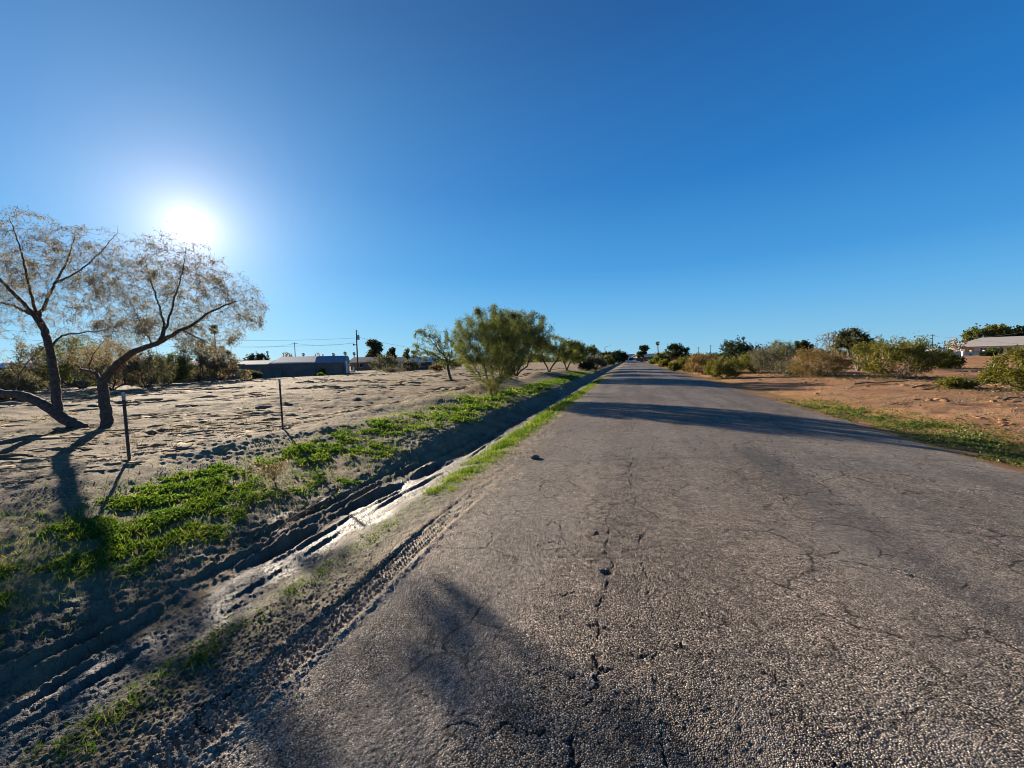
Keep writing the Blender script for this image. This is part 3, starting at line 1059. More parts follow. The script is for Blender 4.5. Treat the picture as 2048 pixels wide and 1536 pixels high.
# ------------------------------------------------------------------ the two big mesquites by the fence line
def mesquite(name, label, base_px, d0, limbs, blobs, natt, n_leaf, seed, base_rad, girth):
    rng = np.random.default_rng(seed)
    b = deep(*base_px, d0)
    b[2] = float(land(b[0], b[1]))
    root = empty(name, b, label, 'tree', 'mesquite trees by the fence line')
    P, par = [], []
    names, rmin = {}, {}
    for key, start, pts in limbs:
        W = [deep(px, py, d0 + dz) for px, py, dz in pts]
        if start is None:
            P.append(W[0] - b + np.array([0, 0, -.1]))
            par.append(-1)
            at, first = len(P) - 1, W[0] - b
        else:
            ids = names[start]
            q = W[0] - b
            at = min(ids, key=lambda i: np.linalg.norm(P[i] - q))
            first = P[at]
        path = densify([first] + [w - b for w in W[1:]], .09)
        # natural crookedness
        k = len(path)
        for i in range(1, k):
            path[i] = path[i] + rng.normal(size=3) * .008
        names[key] = [at] + add_branches(P, par, path[1:], at)
        r0, r1 = girth.get(key, (.022, .007))
        for q, i in enumerate(names[key]):
            rmin[i] = max(rmin.get(i, 0), r0 + (r1 - r0) * (q / max(1, len(names[key]) - 1)) ** .8)
    att = []
    tot = sum(w for *_, w in blobs)
    for px, py, dz, rx, ry, rd, w in blobs:
        n = int(natt * w / tot)
        u = rand_dirs(n, rng) * (rng.random(n) ** (1 / 2.4))[:, None]
        c = deep(px, py, d0 + dz) - b
        s = d0 / FPX
        att.append(c + u[:, :1] * RT * rx * s + u[:, 1:2] * np.array([0, 0, 1.]) * ry * s + u[:, 2:] * FW * rd)
    att = np.concatenate(att)
    att = att[att[:, 2] > .25]
    P, par = colonize(P, par, att, .10, .115, 90, rng, (0, 0, -.02), jitter=.32)
    # fine drooping twiglets at the ends
    n0 = len(P)
    kids = np.bincount(par[par >= 0], minlength=n0)
    tips = np.nonzero(kids == 0)[0]
    ex, ep = [], []
    for t in tips:
        for _ in range(2):
            d = P[t] - P[par[t]] + rng.normal(size=3) * .07
            d = d / np.linalg.norm(d)
            at, p = t, P[t]
            for s in range(3):
                d = d + np.array([0, 0, -.22]) + rng.normal(size=3) * .12
                d /= np.linalg.norm(d)
                p = p + d * .065
                ex.append(p)
                ep.append(at)
                at = n0 + len(ex) - 1
    P = np.concatenate([P, np.array(ex)])
    par = np.concatenate([par, np.array(ep)])
    rad = pipe_radii(par, .0024, 2.25, base_rad * .6, 1.7)
    for i, q in rmin.items():
        rad[i] = max(rad[i] if q < .02 else 0, q)
    finish_plant(root, P, par, rad, M['bark'], M['leaf_mesquite'], n_leaf, .052, .013, .034, .55, rng, None, leaf_rad=.0055, leaf_dir=.6)
    return root


mesquite('mesquite_tree', 'tall sparse mesquite with one trunk leaning low to the left edge', (165, 857), 10.3,
         [('low', None, [(170, 858, 0), (130, 838, -.05), (85, 808, -.1), (40, 790, -.1), (-10, 782, 0), (-70, 745, .2), (-150, 700, .3)]),
          ('up', 'low', [(120, 832, 0), (112, 790, 0), (108, 745, .05), (101, 705, .1), (90, 662, .1), (74, 634, .1)]),
          ('a', 'up', [(74, 634, .1), (40, 600, 0), (0, 560, -.1), (-60, 505, -.2), (-120, 470, -.2)]),
          ('b', 'up', [(76, 638, .1), (98, 590, .4), (132, 525, .7), (150, 470, .9)]),
          ('c', 'up', [(74, 634, .1), (58, 570, -.3), (38, 490, -.6), (20, 440, -.8)]),
          ('d', 'b', [(110, 570, .5), (160, 540, .3), (205, 500, .2), (235, 465, .1)]),
          ('e', 'up', [(101, 700, .1), (125, 672, -.1), (165, 666, -.3), (215, 660, -.4)]),
          ('f', 'up', [(74, 634, .1), (20, 610, .6), (-40, 600, 1.1), (-110, 590, 1.4)]),
          ('g', 'low', [(36, 790, 0), (40, 750, 0), (58, 722, .1), (75, 705, .2)])],
         [(20, 520, -.3, 150, 105, 1.7, 2.6), (140, 520, .6, 105, 85, 1.4, 1.6), (-110, 540, .3, 130, 110, 1.8, 1.6), (70, 600, .2, 180, 55, 1.6, 1.2),
          (200, 560, .2, 70, 75, 1.1, .8), (20, 650, .2, 75, 35, 1., .35), (190, 655, -.3, 70, 30, .8, .35), (60, 715, .1, 40, 30, .6, .15)],
         2600, 38000, 3, .12, {'low': (.145, .045), 'up': (.10, .075), 'a': (.055, .010), 'b': (.050, .009), 'c': (.042, .008), 'd': (.028, .007), 'e': (.034, .008), 'f': (.045, .008), 'g': (.028, .008)})
mesquite('mesquite_tree', 'sparse mesquite with one upright trunk and a long limb reaching right under the sun', (213, 855), 10.5,
         [('t', None, [(215, 855, 0), (213, 830, 0), (208, 795, 0), (206, 765, 0)]),
          ('r', 't', [(206, 765, 0), (222, 742, 0), (252, 714, -.1), (285, 696, -.15), (320, 684, -.2), (352, 664, -.3), (380, 652, -.4), (425, 622, -.5), (470, 603, -.5)]),
          ('l', 't', [(207, 768, 0), (195, 752, .1), (178, 741, .3), (160, 737, .5), (140, 715, .7)]),
          ('u', 'r', [(322, 684, -.2), (328, 652, -.1), (318, 612, .1), (302, 562, .3), (290, 520, .4)]),
          ('v', 'r', [(326, 678, -.2), (345, 612, -.5), (362, 555, -.8), (372, 500, -.9)]),
          ('w', 'r', [(365, 658, -.3), (395, 676, -.1), (430, 694, .2), (452, 716, .3)]),
          ('x', 'r', [(300, 690, -.2), (285, 655, .3), (268, 618, .6), (240, 575, .8)]),
          ('y', 'l', [(178, 741, .3), (185, 715, .2), (200, 690, .3), (225, 665, .4)])],
         [(320, 560, .0, 85, 85, 1.5, 1.7), (430, 600, -.4, 85, 62, 1.2, 1.3), (265, 590, .6, 60, 75, 1.2, .9), (370, 530, -.6, 70, 60, 1.1, .9),
          (415, 665, .1, 60, 45, .9, .7), (478, 612, -.4, 45, 52, .8, .8), (190, 700, .4, 70, 40, .8, .5), (325, 650, 0, 80, 38, 1., 1.3), (255, 665, .4, 50, 35, .9, .6)],
         2600, 36000, 5, .096, {'t': (.135, .105), 'r': (.105, .014), 'l': (.055, .016), 'u': (.038, .008), 'v': (.036, .007), 'w': (.024, .006), 'x': (.022, .006), 'y': (.018, .006)})


# ------------------------------------------------------------------ steel fence posts
def fence_post(px, py, top, label, lean):
    b, d = on_land(px, py)
    h = (py - top) / FPX * d
    root = empty('fence_post', b, label, 'fence post', 'steel posts along the fence line', rz=.4)
    root.rotation_euler = (lean[0], lean[1], .4)
    m = MB()
    m.box((-.019, -.004, -.25), (.019, .002, h))
    m.box((-.003, .002, -.25), (.003, .036, h))
    for k in range(int(h / .055)):
        z = .1 + k * .055
        if z < h - .03:
            m.box((-.006, -.011, z), (.006, -.004, z + .018))
    m.build('stake', M['steel'], root)
    c = MB()  # sunlit glints on the post top, put in as a paler metal tip
    c.box((-.0205, -.0055, h - .11), (.0205, .0035, h + .002))
    c.box((-.0045, .0035, h - .11), (.0045, .0375, h + .002))
    c.build('glint_tip', M['galv'], root)
    return root


fence_post(258, 920, 785, 'dark steel fence post nearest the camera, standing in front of the mesquites', (.0, -.012))
fence_post(566, 860, 758, 'dark steel fence post standing alone in the open dirt beyond the ditch', (.01, -.01))


# ------------------------------------------------------------------ weeds, grass, gravel: stuff nobody could count
def rosette_cloud(XY, hgt, leafL, leafW, per, rng, flat=.5):
    n = len(XY)
    z = land(XY[:, 0], XY[:, 1])
    B = np.repeat(np.stack([XY[:, 0], XY[:, 1], z], 1), per, 0)
    k = n * per
    hh = np.repeat(hgt, per) * rng.random(k) ** .7
    sp = np.repeat(hgt, per)[:, None] * .55
    pos = B + np.concatenate([rng.normal(size=(k, 2)) * sp, hh[:, None]], 1)
    D = np.concatenate([rng.normal(size=(k, 2)), rng.uniform(-.15, 1., (k, 1)) * flat], 1)
    L = np.repeat(leafL, per) * rng.uniform(.6, 1.4, k)
    v, f, rn = leaf_cards(pos, D, L, L * leafW, rng)
    tone = np.repeat(rng.random(n), per * 4)
    return v, f, np.clip(.6 * rn + .4 * tone, 0, 1)


def scatter(n, x0, x1, y0, y1, dens, rng, ypow=2.):
    """random spots, more of them near the camera"""
    t = rng.random(n)
    y = (y0 ** (1 - ypow) + t * (y1 ** (1 - ypow) - y0 ** (1 - ypow))) ** (1 / (1 - ypow)) if ypow != 1 else y0 * (y1 / y0) ** t
    x = rng.uniform(x0, x1, n)
    k = rng.random(n) < dens(x, y)
    return np.stack([x[k], y[k]], 1)


def build_weeds():
    rng = np.random.default_rng(21)

    def dens(x, y):
        w = .3 * perlin(y * .25, y * 0 + 9., 140)
        c = -5.0 + w - .12 * np.clip(y - 6, 0, 6) * -.12
        p = np.exp(-((x - c) / .95) ** 2)
        p = np.where(y > 6, np.exp(-((x - (-4.9 + w)) / .75) ** 2), p)
        n = fbm(x, y, .75, 3, 50) * .9 + .52 * p - .21
        return sst(-.02, .34, n) * sst(.08, .35, p) * sst(-.02, .16, fbm(x, y, 2.9, 3, 51) + .12)
    XY = scatter(64000, -7.2, -3.75, 1.0, 45, dens, rng, 1.55)
    d = np.hypot(XY[:, 0], XY[:, 1])
    h = (.018 + .075 * sst(-.3, .4, fbm(XY[:, 0], XY[:, 1], 1.7, 2, 60)) * rng.random(len(XY))) * np.clip(d / 9, .5, 1.6)
    L = np.clip(.0042 * d, .018, .085) * rng.uniform(.6, 1.35, len(XY))
    v, f, r = rosette_cloud(XY, h, L, .45, 12, rng, .75)
    dry = np.repeat(sst(.05, .35, fbm(XY[:, 0], XY[:, 1], 1.3, 3, 59)), 12 * 4)
    XB = scatter(70000, -7.4, -3.6, 1.0, 40, lambda x, y: .25 * np.exp(-((x + 5.1) / 1.1) ** 2) + .75 * dens(x, y), rng, 1.55)
    kb = len(XB)
    db = np.hypot(XB[:, 0], XB[:, 1])
    vb, fb, rb = leaf_cards(np.stack([XB[:, 0], XB[:, 1], land(XB[:, 0], XB[:, 1])], 1), np.concatenate([rng.normal(size=(kb, 2)) * .6, np.full((kb, 1), 1.)], 1),
                            rng.uniform(.03, .11, kb) * np.clip(db / 8, .8, 1.8), np.clip(.0011 * db, .004, .016), rng)
    o = mesh_np('bank_grass', vb, [fb], M['leaf_grass'], attrs={'rnd': np.clip(rb * .8 + .25, 0, 1)})
    tag(o, 'thin ragged grass and dry blades growing among the weeds on the bank', 'grass', kind='stuff')
    o = mesh_np('weeds', v, [f], M['leaf_weed'], attrs={'rnd': np.clip(r * .85 + .30 * dry, 0, 1)})
    tag(o, 'bright green low weeds covering the bank beside the muddy ditch', 'weeds', kind='stuff')

    def dens2(x, y):
        c = -2.48 + .07 * perlin(y * .6, y * 0 + 2., 142)
        wd = np.interp(y, [1, 4, 6, 30], [.10, .16, .26, .24])
        return np.exp(-((x - c) / wd) ** 2) * sst(-.1, .25, fbm(x, y, 1.9, 3, 52) + .36 * sst(3.4, 6., y) + .0) * sst(-.2, .25, fbm(x, y, 7, 2, 53) + .25 * sst(3, 6, y))
    def dens2n(x, y):
        c = -2.46 + .09 * perlin(y * .9, y * 0 + 2., 142)
        return np.exp(-((x - c) / .13) ** 2) * (.10 + .42 * sst(-.15, .4, fbm(x, y, 3.2, 3, 52))) * sst(-.35, .3, fbm(x, y, 9, 2, 53)) * .55
    XY = np.concatenate([scatter(90000, -3.1, -1.9, 1.0, 6, dens2n, rng, 1.6), scatter(70000, -3.1, -1.9, 4.5, 36, dens2, rng, 1.5)])
    d = np.hypot(XY[:, 0], XY[:, 1])
    k = len(XY)
    z = land(XY[:, 0], XY[:, 1])
    near_ = d < 4.3
    P = np.stack([XY[:, 0], XY[:, 1], z - .004], 1)
    D = np.concatenate([rng.normal(size=(k, 2)) * .55, np.full((k, 1), 1.)], 1)
    L = rng.uniform(.02, .065, k) * np.clip(d / 6, .8, 2.4) * (.6 + .8 * sst(-.3, .3, fbm(XY[:, 0], XY[:, 1], 3.1, 2, 63)))
    v, f, r = leaf_cards(P, D, L, np.clip(.0011 * d, .004, .02), rng)
    v2, f2, r2 = rosette_cloud(XY[near_][::3], np.full(len(XY[near_][::3]), .03), np.full(len(XY[near_][::3]), .017), .6, 5, rng)
    o = mesh_np('verge_grass', np.concatenate([v, v2]), [f, f2 + len(v)], M['leaf_grass'], attrs={'rnd': np.clip(np.concatenate([r * .7 + .45 * np.repeat(sst(-.3, .4, fbm(XY[:, 0], XY[:, 1], 2.2, 3, 62)), 4), r2 * .6]), 0, 1)})
    tag(o, 'strip of short yellow green grass between the ditch and the asphalt', 'grass', kind='stuff')

    def dens3(x, y):
        c = 6.25 + .3 * perlin(y * .3, y * 0 + 6., 143)
        return (np.exp(-((x - c) / .42) ** 2) * sst(-.15, .25, fbm(x, y, .8, 3, 54) + .06) * .8 + .30 * np.exp(-((x - 5.3) / .3) ** 2) * sst(.0, .35, fbm(x, y, 1.2, 2, 55)) + .10 * np.exp(-((x - c) / .9) ** 2)) * sst(19, 14, y)
    XY = scatter(46000, 4.9, 8.3, 4.5, 22, dens3, rng, 1.3)
    d = np.hypot(XY[:, 0], XY[:, 1])
    h = rng.uniform(.015, .055, len(XY))
    v, f, r = rosette_cloud(XY, h, np.clip(.0042 * d, .03, .06), .35, 5, rng, 1.)
    o = mesh_np('roadside_grass', v, [f], M['leaf_olive'], attrs={'rnd': np.clip(r * .8 + .35 * np.repeat(sst(-.2, .35, fbm(XY[:, 0], XY[:, 1], .9, 2, 64)), 20), 0, 1)})
    tag(o, 'low green grass growing in the hollow along the right road edge', 'grass', kind='stuff')

    # dry stubble and dead tufts over the field
    XF = np.concatenate([scatter(16000, -45, -7.0, 5, 50, lambda x, y: sst(-.1, .35, fbm(x, y, .35, 3, 180)) * .5 + .02, rng, 1.2),
                         scatter(9000, 6.8, 30, 7, 48, lambda x, y: sst(-.05, .35, fbm(x, y, .4, 3, 181)) * .5 + .02, rng, 1.2)])
    per = 9
    kf = len(XF) * per
    df = np.repeat(np.hypot(XF[:, 0], XF[:, 1]), per)
    XB2 = np.repeat(XF, per, 0) + rng.normal(size=(kf, 2)) * .05
    vs, fs, rs = leaf_cards(np.stack([XB2[:, 0], XB2[:, 1], land(XB2[:, 0], XB2[:, 1])], 1), np.concatenate([rng.normal(size=(kf, 2)) * .8, np.full((kf, 1), .8)], 1),
                            rng.uniform(.03, .10, kf) * np.repeat(rng.uniform(.5, 1.5, len(XF)), per), np.clip(.0009 * df, .005, .022), rng)
    o = mesh_np('dry_stubble', vs, [fs], M['leaf_stubble'], attrs={'rnd': np.clip(.5 * rs + .5 * np.repeat(rng.random(len(XF)), per * 4), 0, 1)})
    tag(o, 'sparse dry stubble and dead tufts scattered over the bare dirt', 'stubble', kind='stuff')

    # loose gravel and small stones on the verges
    XY = np.concatenate([scatter(30000, -10.5, -5.6, 2.0, 26, lambda x, y: sst(-5.4, -6.6, x) * sst(-10.5, -8.4, x) * sst(-.2, .2, fbm(x, y, .9, 2, 56)) * .8, rng, 1.6),
                         scatter(26000, 6.6, 17, 7, 34, lambda x, y: sst(6.6, 8, x) * sst(-.3, .2, fbm(x, y, .7, 2, 57)) * .6, rng, 1.4),
                         scatter(9000, -2.4, -1.55, 1.0, 9, lambda x, y: .6 * sst(-.2, .3, fbm(x, y, 1.6, 2, 58) + .1), rng, 1.8)])
    n = len(XY)
    z = land(XY[:, 0], XY[:, 1])
    d = np.hypot(XY[:, 0], XY[:, 1])
    s = rng.uniform(.5, 1.7, n) ** 1.6 * np.clip(.0008 * d, .0035, .011)
    U = np.array([(1, 0, 0), (0, 1, 0), (-1, 0, 0), (0, -1, 0), (0, 0, .7), (0, 0, -.7)])
    F = np.array([(0, 1, 4), (1, 2, 4), (2, 3, 4), (3, 0, 4), (1, 0, 5), (2, 1, 5), (3, 2, 5), (0, 3, 5)])
    a = rng.uniform(0, 6.28, n)
    ca, sa = np.cos(a)[:, None], np.sin(a)[:, None]
    V = U[None] * rng.uniform(.6, 1.4, (n, 6, 1))
    V = np.stack([V[..., 0] * ca - V[..., 1] * sa, V[..., 0] * sa + V[..., 1] * ca, V[..., 2]], -1) * s[:, None, None]
    V += np.stack([XY[:, 0], XY[:, 1], z + .15 * s], 1)[:, None]
    F = (F[None] + (np.arange(n) * 6)[:, None, None]).reshape(-1, 3)
    o = mesh_np('gravel', V.reshape(-1, 3), [F], M['stone'])
    tag(o, 'loose gravel and small stones strewn over the dirt verges', 'gravel', kind='stuff')


build_weeds()


def lumps(XY, lx, ly, lz, rot, rng):
    """irregular low lumps of earth: a squashed ball of 26 points each"""
    U, F = [(0, 0, 1.)], []
    for el, k in ((.62, 8), (.12, 8), (-.35, 8)):
        for i in range(8):
            t = 2 * math.pi * (i + .5 * (el < .5)) / 8
            U.append((math.cos(t) * math.cos(el), math.sin(t) * math.cos(el), math.sin(el)))
    for i in range(8):
        j = (i + 1) % 8
        F += [(0, 1 + i, 1 + j), (1 + i, 9 + i, 1 + j), (1 + j, 9 + i, 9 + j), (9 + i, 17 + i, 9 + j), (9 + j, 17 + i, 17 + j)]
    U, F = np.array(U), np.array(F)
    n = len(XY)
    V = U[None] * rng.uniform(.55, 1.35, (n, len(U), 1)) * np.stack([lx, ly, lz], 1)[:, None]
    ca, sa = np.cos(rot)[:, None], np.sin(rot)[:, None]
    V = np.stack([V[..., 0] * ca - V[..., 1] * sa, V[..., 0] * sa + V[..., 1] * ca, V[..., 2]], -1)
    V += np.stack([XY[:, 0], XY[:, 1], land(XY[:, 0], XY[:, 1])], 1)[:, None]
    return V.reshape(-1, 3), (F[None] + (np.arange(n) * len(U))[:, None, None]).reshape(-1, 3)


def build_litter():
    rng = np.random.default_rng(91)
    spots = [(1448, 757, 1.5), (1545, 746, 2.2), (1588, 751, 1.6), (1640, 753, 2.4), (1716, 752, 2.), (1792, 757, 2.6), (1896, 737, 1.4), (2040, 782, 1.8),
             (1912, 777, .9), (1984, 768, .8), (985, 779, 2.4), (1032, 753, 2.6), (905, 766, 1.6), (1098, 746, 2.), (190, 857, 2.6)]
    P = []
    for px, py, R in spots:
        c, _ = on_land(px, py)
        n = int(420 * R)
        q = rng.normal(size=(n, 2)) * R * .55 + c[:2]
        P.append(q)
    P = np.concatenate(P)
    P = P[(P[:, 0] < -4.6) | (P[:, 0] > 5.6)]
    n = len(P)
    d = np.hypot(P[:, 0], P[:, 1])
    z = land(P[:, 0], P[:, 1])
    D = np.concatenate([rng.normal(size=(n, 2)), rng.normal(size=(n, 1)) * .18 + .1], 1)
    v, f, r = leaf_cards(np.stack([P[:, 0], P[:, 1], z + .02], 1), D, rng.uniform(.04, .16, n) * np.clip(d / 18, .7, 1.6), np.clip(.0011 * d, .008, .03), rng)
    o = mesh_np('leaf_litter', v, [f], M['leaf_stubble'], attrs={'rnd': r * .7})
    tag(o, 'dry twigs and leaf litter lying under the shrubs and trees', 'litter', kind='stuff')


build_litter()


def build_clods():
    rng = np.random.default_rng(77)

    def pol(n, a0, a1, r0, r1, p):
        a = np.radians(rng.uniform(a0, a1, n))
        t = rng.random(n)
        r = (r0 ** (1 - p) + t * (r1 ** (1 - p) - r0 ** (1 - p))) ** (1 / (1 - p))
        return np.stack([r * np.sin(a), r * np.cos(a)], 1), r
    XY, r = pol(62000, -82, -8, 8, 75, 1.35)
    gu, gv = XY @ RT[:2], XY @ FW[:2]
    n = fbm(gu * .35, gv, .30, 3, 170) + .5 * fbm(XY[:, 0], XY[:, 1], .09, 2, 171)
    keep = (XY[:, 0] < -7.2) & (XY[:, 0] > -60) & (rng.random(len(XY)) < (sst(-.12, .45, n) * .55 + .03) * (.25 + .75 * sst(10, 18, r)))
    XY, r = XY[keep], r[keep]
    m = len(XY)
    big = rng.random(m) ** 3
    w = (.045 + .20 * big) * np.clip(r / 18, .4, 1.7)
    V, F = lumps(XY, w * rng.uniform(1., 2.6, m), w * rng.uniform(.5, 1., m), w * rng.uniform(.18, .42, m), YAW + rng.normal(size=m) * .45, rng)
    nv = len(V)
    XY2, r2 = pol(16000, 12, 62, 10, 60, 1.35)
    n2 = fbm(XY2[:, 0], XY2[:, 1], .35, 3, 172)
    keep = (XY2[:, 0] > 7.4) & (rng.random(len(XY2)) < sst(-.1, .4, n2) * .35 + .02)
    XY2, r2 = XY2[keep], r2[keep]
    m2 = len(XY2)
    w2 = (.018 + .075 * rng.random(m2) ** 5) * np.clip(r2 / 16, .7, 1.6)
    V2, F2 = lumps(XY2, w2 * rng.uniform(.9, 2., m2), w2, w2 * rng.uniform(.25, .6, m2), rng.uniform(0, 3, m2), rng)
    o = mesh_np('soil_clods', np.concatenate([V, V2]), [np.concatenate([F, F2 + nv])], M['soil'],
                attrs={'red': np.concatenate([np.zeros(nv), np.ones(len(V2))]), 'grav': np.full(nv + len(V2), .3)})
    tag(o, 'broken clods of dry earth strewn over the graded dirt on both sides', 'clods', kind='stuff')


build_clods()


# ------------------------------------------------------------------ small things near the road
def build_small():
    rng = np.random.default_rng(9)
    # dry reddish branch lying in the ditch
    a, _ = on_land(556, 1068)
    b, _ = on_land(640, 1012)
    a, b = a + np.array([0, 0, .04]), b + np.array([0, 0, .10])
    P, par = [np.zeros(3)], [-1]
    ax = b - a
    side = np.cross(ax, (0, 0, 1.))
    side /= np.linalg.norm(side)
    main = densify([np.zeros(3), ax * .3 + np.array([0, 0, .02]), ax * .65 + side * .02, ax], .06)
    ids = [0] + add_branches(P, par, main[1:], 0)
    for i in range(70):
        k = ids[rng.integers(0, len(ids))]
        d = ax / np.linalg.norm(ax) + side * rng.normal() * .22 + np.array([0, 0, rng.normal() * .13 + .03])
        L = rng.uniform(.12, .34)
        p0 = P[k] + side * rng.normal() * .012
        add_branches(P, par, [p0 + d * L * t + np.array([0, 0, -.05 * t * t]) for t in (.25, .5, .75, 1.)], k)
    P, par = np.array(P), np.array(par)
    V, F = branch_mesh(P, par, pipe_radii(par, .0016, 2., .009), lambda r: np.full(len(r), 4))
    o = mesh_np('dry_branch', V + a, [F], M['twig'], smooth=True)
    tag(o, 'reddish dry branch of many fine twigs lying in the muddy ditch', 'branch')
    # straw coloured dead weed on the bank
    p, _ = on_land(548, 962)
    root = empty('dead_weed', p, 'straw coloured dried weed standing among the green weeds on the bank', 'dried weed')
    P, par = [np.zeros(3)], [-1]
    for i in range(34):
        t, s = rng.uniform(0, 6.28), rng.uniform(.05, .34)
        add_branches(P, par, densify([(0, 0, 0), (math.cos(t) * s * .4, math.sin(t) * s * .4, .14), (math.cos(t) * s, math.sin(t) * s, rng.uniform(.18, .30))], .06)[1:], 0)
    P, par = np.array(P), np.array(par)
    V, F = branch_mesh(P, par, pipe_radii(par, .002, 2., .01), lambda r: np.full(len(r), 3))
    mesh_np('stems', V, [F], M['leaf_straw'], root, attrs={'rnd': np.full(len(V), .3)})
    tips = P[P[:, 2] > .12]
    k = rng.integers(0, len(tips), 420)
    v, f, r = leaf_cards(tips[k] + rng.normal(size=(420, 3)) * .02, rand_dirs(420, rng) + np.array([0, 0, .5]), rng.uniform(.018, .04, 420), .014, rng)
    mesh_np('foliage', v, [f], M['leaf_straw'], root, attrs={'rnd': r})
    # lump of dried mud on the road
    p, _ = on_land(1070, 917)
    bm_v, bm_f = [], []
    me = bpy.data.meshes.new('mud_clod')
    import bmesh
    bm = bmesh.new()
    bmesh.ops.create_icosphere(bm, subdivisions=3, radius=1.)
    for v in bm.verts:
        c = v.co
        n = perlin(np.array([c.x * 1.7 + c.z]), np.array([c.y * 1.7 + 3.1]), 7)[0] * .35 + perlin(np.array([c.x * 5.1]), np.array([c.y * 5 + c.z * 4]), 8)[0] * .12
        c *= 1 + n
        c.x *= .075; c.y *= .045; c.z *= .034
    bm.to_mesh(me)
    bm.free()
    me.materials.append(M['clay'])
    o = bpy.data.objects.new('mud_clod', me)
    COL.objects.link(o)
    o.location = (p[0], p[1], p[2] + .02)
    o.rotation_euler = (0, .1, .5)
    tag(o, 'lone lump of dried brown mud lying on the left side of the asphalt', 'clod')

    for i, (px, py, wpx, lab) in enumerate(((1742, 769, 62, 'dark dead branch lying on the red dirt below the bare tree'), (1792, 766, 52, 'forked dead branch lying in front of the largest creosote bush'),
                                            (1846, 776, 46, 'thin dead stick lying on the red dirt right of the forked branch'), (2030, 801, 60, 'dark dead branch lying on the dirt near the right edge'))):
        p, d = on_land(px, py)
        L = wpx / FPX * d
        P, par = [np.array([-L / 2, 0, .03])], [-1]
        ids = [0] + add_branches(P, par, densify([(-L / 2, 0, .03), (-L * .1, .06, .09), (L * .2, -.05, .07), (L / 2, .05, .12)], .08)[1:], 0)
        for k in range(16):
            q = ids[rng.integers(1, len(ids))]
            dd = np.array([rng.uniform(.2, 1), rng.normal() * .7, rng.uniform(-.05, .5)])
            add_branches(P, par, [P[q] + dd * L * .22 * t for t in (.35, .7, 1.)], q)
        P, par = np.array(P), np.array(par)
        V, F = branch_mesh(P, par, pipe_radii(par, .008, 2., .035), lambda r: np.full(len(r), 5))
        o = mesh_np('fallen_branch', V, [F], M['bark'], smooth=True)
        o.location = p
        o.rotation_euler = (0, 0, YAW + .1 * (i - 1))
        tag(o, lab, 'branch', 'dead branches on the red dirt')


build_small()


# ------------------------------------------------------------------ trees and shrubs farther off
def px_plant(name, label, cat, base_px, w_px, h_px, seed, d=None, **kw):
    """a plant whose foot is seen at base_px of the photograph; w_px, h_px give its size at that distance"""
    if d is None:
        b, d = on_land(*base_px)
    else:
        b = deep(*base_px, d)
        b[2] = float(land(b[0], b[1]))
    return plant(name, label, cat, b, w_px / FPX * d, h_px / FPX * d, seed, **kw)


G_L = 'trees along the left side of the road'
G_R = 'shrubs along the right side of the road'
G_B = 'brush along the block wall'
# left side
px_plant('young_mesquite', 'small sparse mesquite with crooked leaning trunk standing alone on the bare dirt', 'tree', (905, 766), 118, 122, 31, natt=520, shape='umbrella', low=.34, stems=1,
         n_leaf=9000, leaf='leaf_palo', leaf_px=1.5, aspect=.3, trunk_r=.10, lean=(-1.5, 0), gap=.3, group=G_L, stem_h=.3, spread=.018)
px_plant('palo_verde', 'big feathery green palo verde fanning out from the ditch bank', 'tree', (985, 779), 165, 165, 32, natt=1700, shape='vase', low=.04, stems=6, stem_h=.12, bark='bark_green',
         leaf='leaf_palo', n_leaf=62000, even=.7, leaf_px=2.2, aspect=.15, trunk_r=.06, gap=.12, group=G_L, spread=.022, droop=.05)
px_plant('palo_verde', 'darker palo verde close behind the biggest one', 'tree', (1032, 753), 150, 132, 33, natt=1200, shape='vase', low=.10, stems=5, stem_h=.15, bark='bark',
         leaf='leaf_palo', n_leaf=42000, even=.7, leaf_px=2.2, aspect=.18, trunk_r=.16, gap=.18, group=G_L, spread=.024, droop=.1)
px_plant('roadside_shrub', 'small upright yellow green shrub at the foot of the biggest palo verde', 'shrub', (988, 795), 36, 46, 34, natt=120, shape='vase', low=.05, stems=6, bark='bark_green',
         leaf='leaf_creosote', n_leaf=1600, leaf_px=1.5, aspect=.25, spread=.05, group=G_L)
px_plant('roadside_tree', 'open tree with two dark curving trunks behind the palo verdes', 'tree', (1098, 746), 98, 76, 35, natt=420, shape='umbrella', low=.32, stems=3, leaf='leaf_palo',
         n_leaf=10000, leaf_px=1.7, aspect=.3, trunk_r=.13, group=G_L, spread=.03)
px_plant('roadside_tree', 'tree with a curved trunk beside the ditch, right of the open double trunked one', 'tree', (1133, 741), 76, 62, 36, natt=360, shape='umbrella', low=.32, stems=2, leaf='leaf_palo',
         n_leaf=7500, leaf_px=1.7, aspect=.3, trunk_r=.13, group=G_L, spread=.035, lean=(.6, 0))
px_plant('roadside_tree', 'rounded olive tree with dark trunk near the road, farthest of the left row', 'tree', (1168, 736), 68, 50, 37, natt=300, shape='umbrella', low=.25, stems=2, leaf='leaf_palo',
         n_leaf=6500, leaf_px=1.7, aspect=.4, trunk_r=.2, group=G_L, spread=.035)
px_plant('roadside_shrub', 'wide grey green shrub crowding the left road edge', 'shrub', (1192, 741), 50, 32, 38, natt=200, low=.0, stems=7, leaf='leaf_grey', n_leaf=4200, leaf_px=1.6, group=G_L, spread=.05)
px_plant('roadside_shrub', 'dark low shrub at the left road edge beyond the grey green one', 'shrub', (1214, 733), 34, 22, 39, natt=150, low=.0, stems=6, leaf='leaf_creosote', n_leaf=2600, leaf_px=1.6, group=G_L, spread=.05)
px_plant('roadside_shrub', 'dark shrub under the rounded olive tree', 'shrub', (1172, 741), 34, 18, 40, natt=120, low=.0, stems=6, leaf='leaf_dark', n_leaf=2000, leaf_px=1.6, group=G_L, spread=.05)
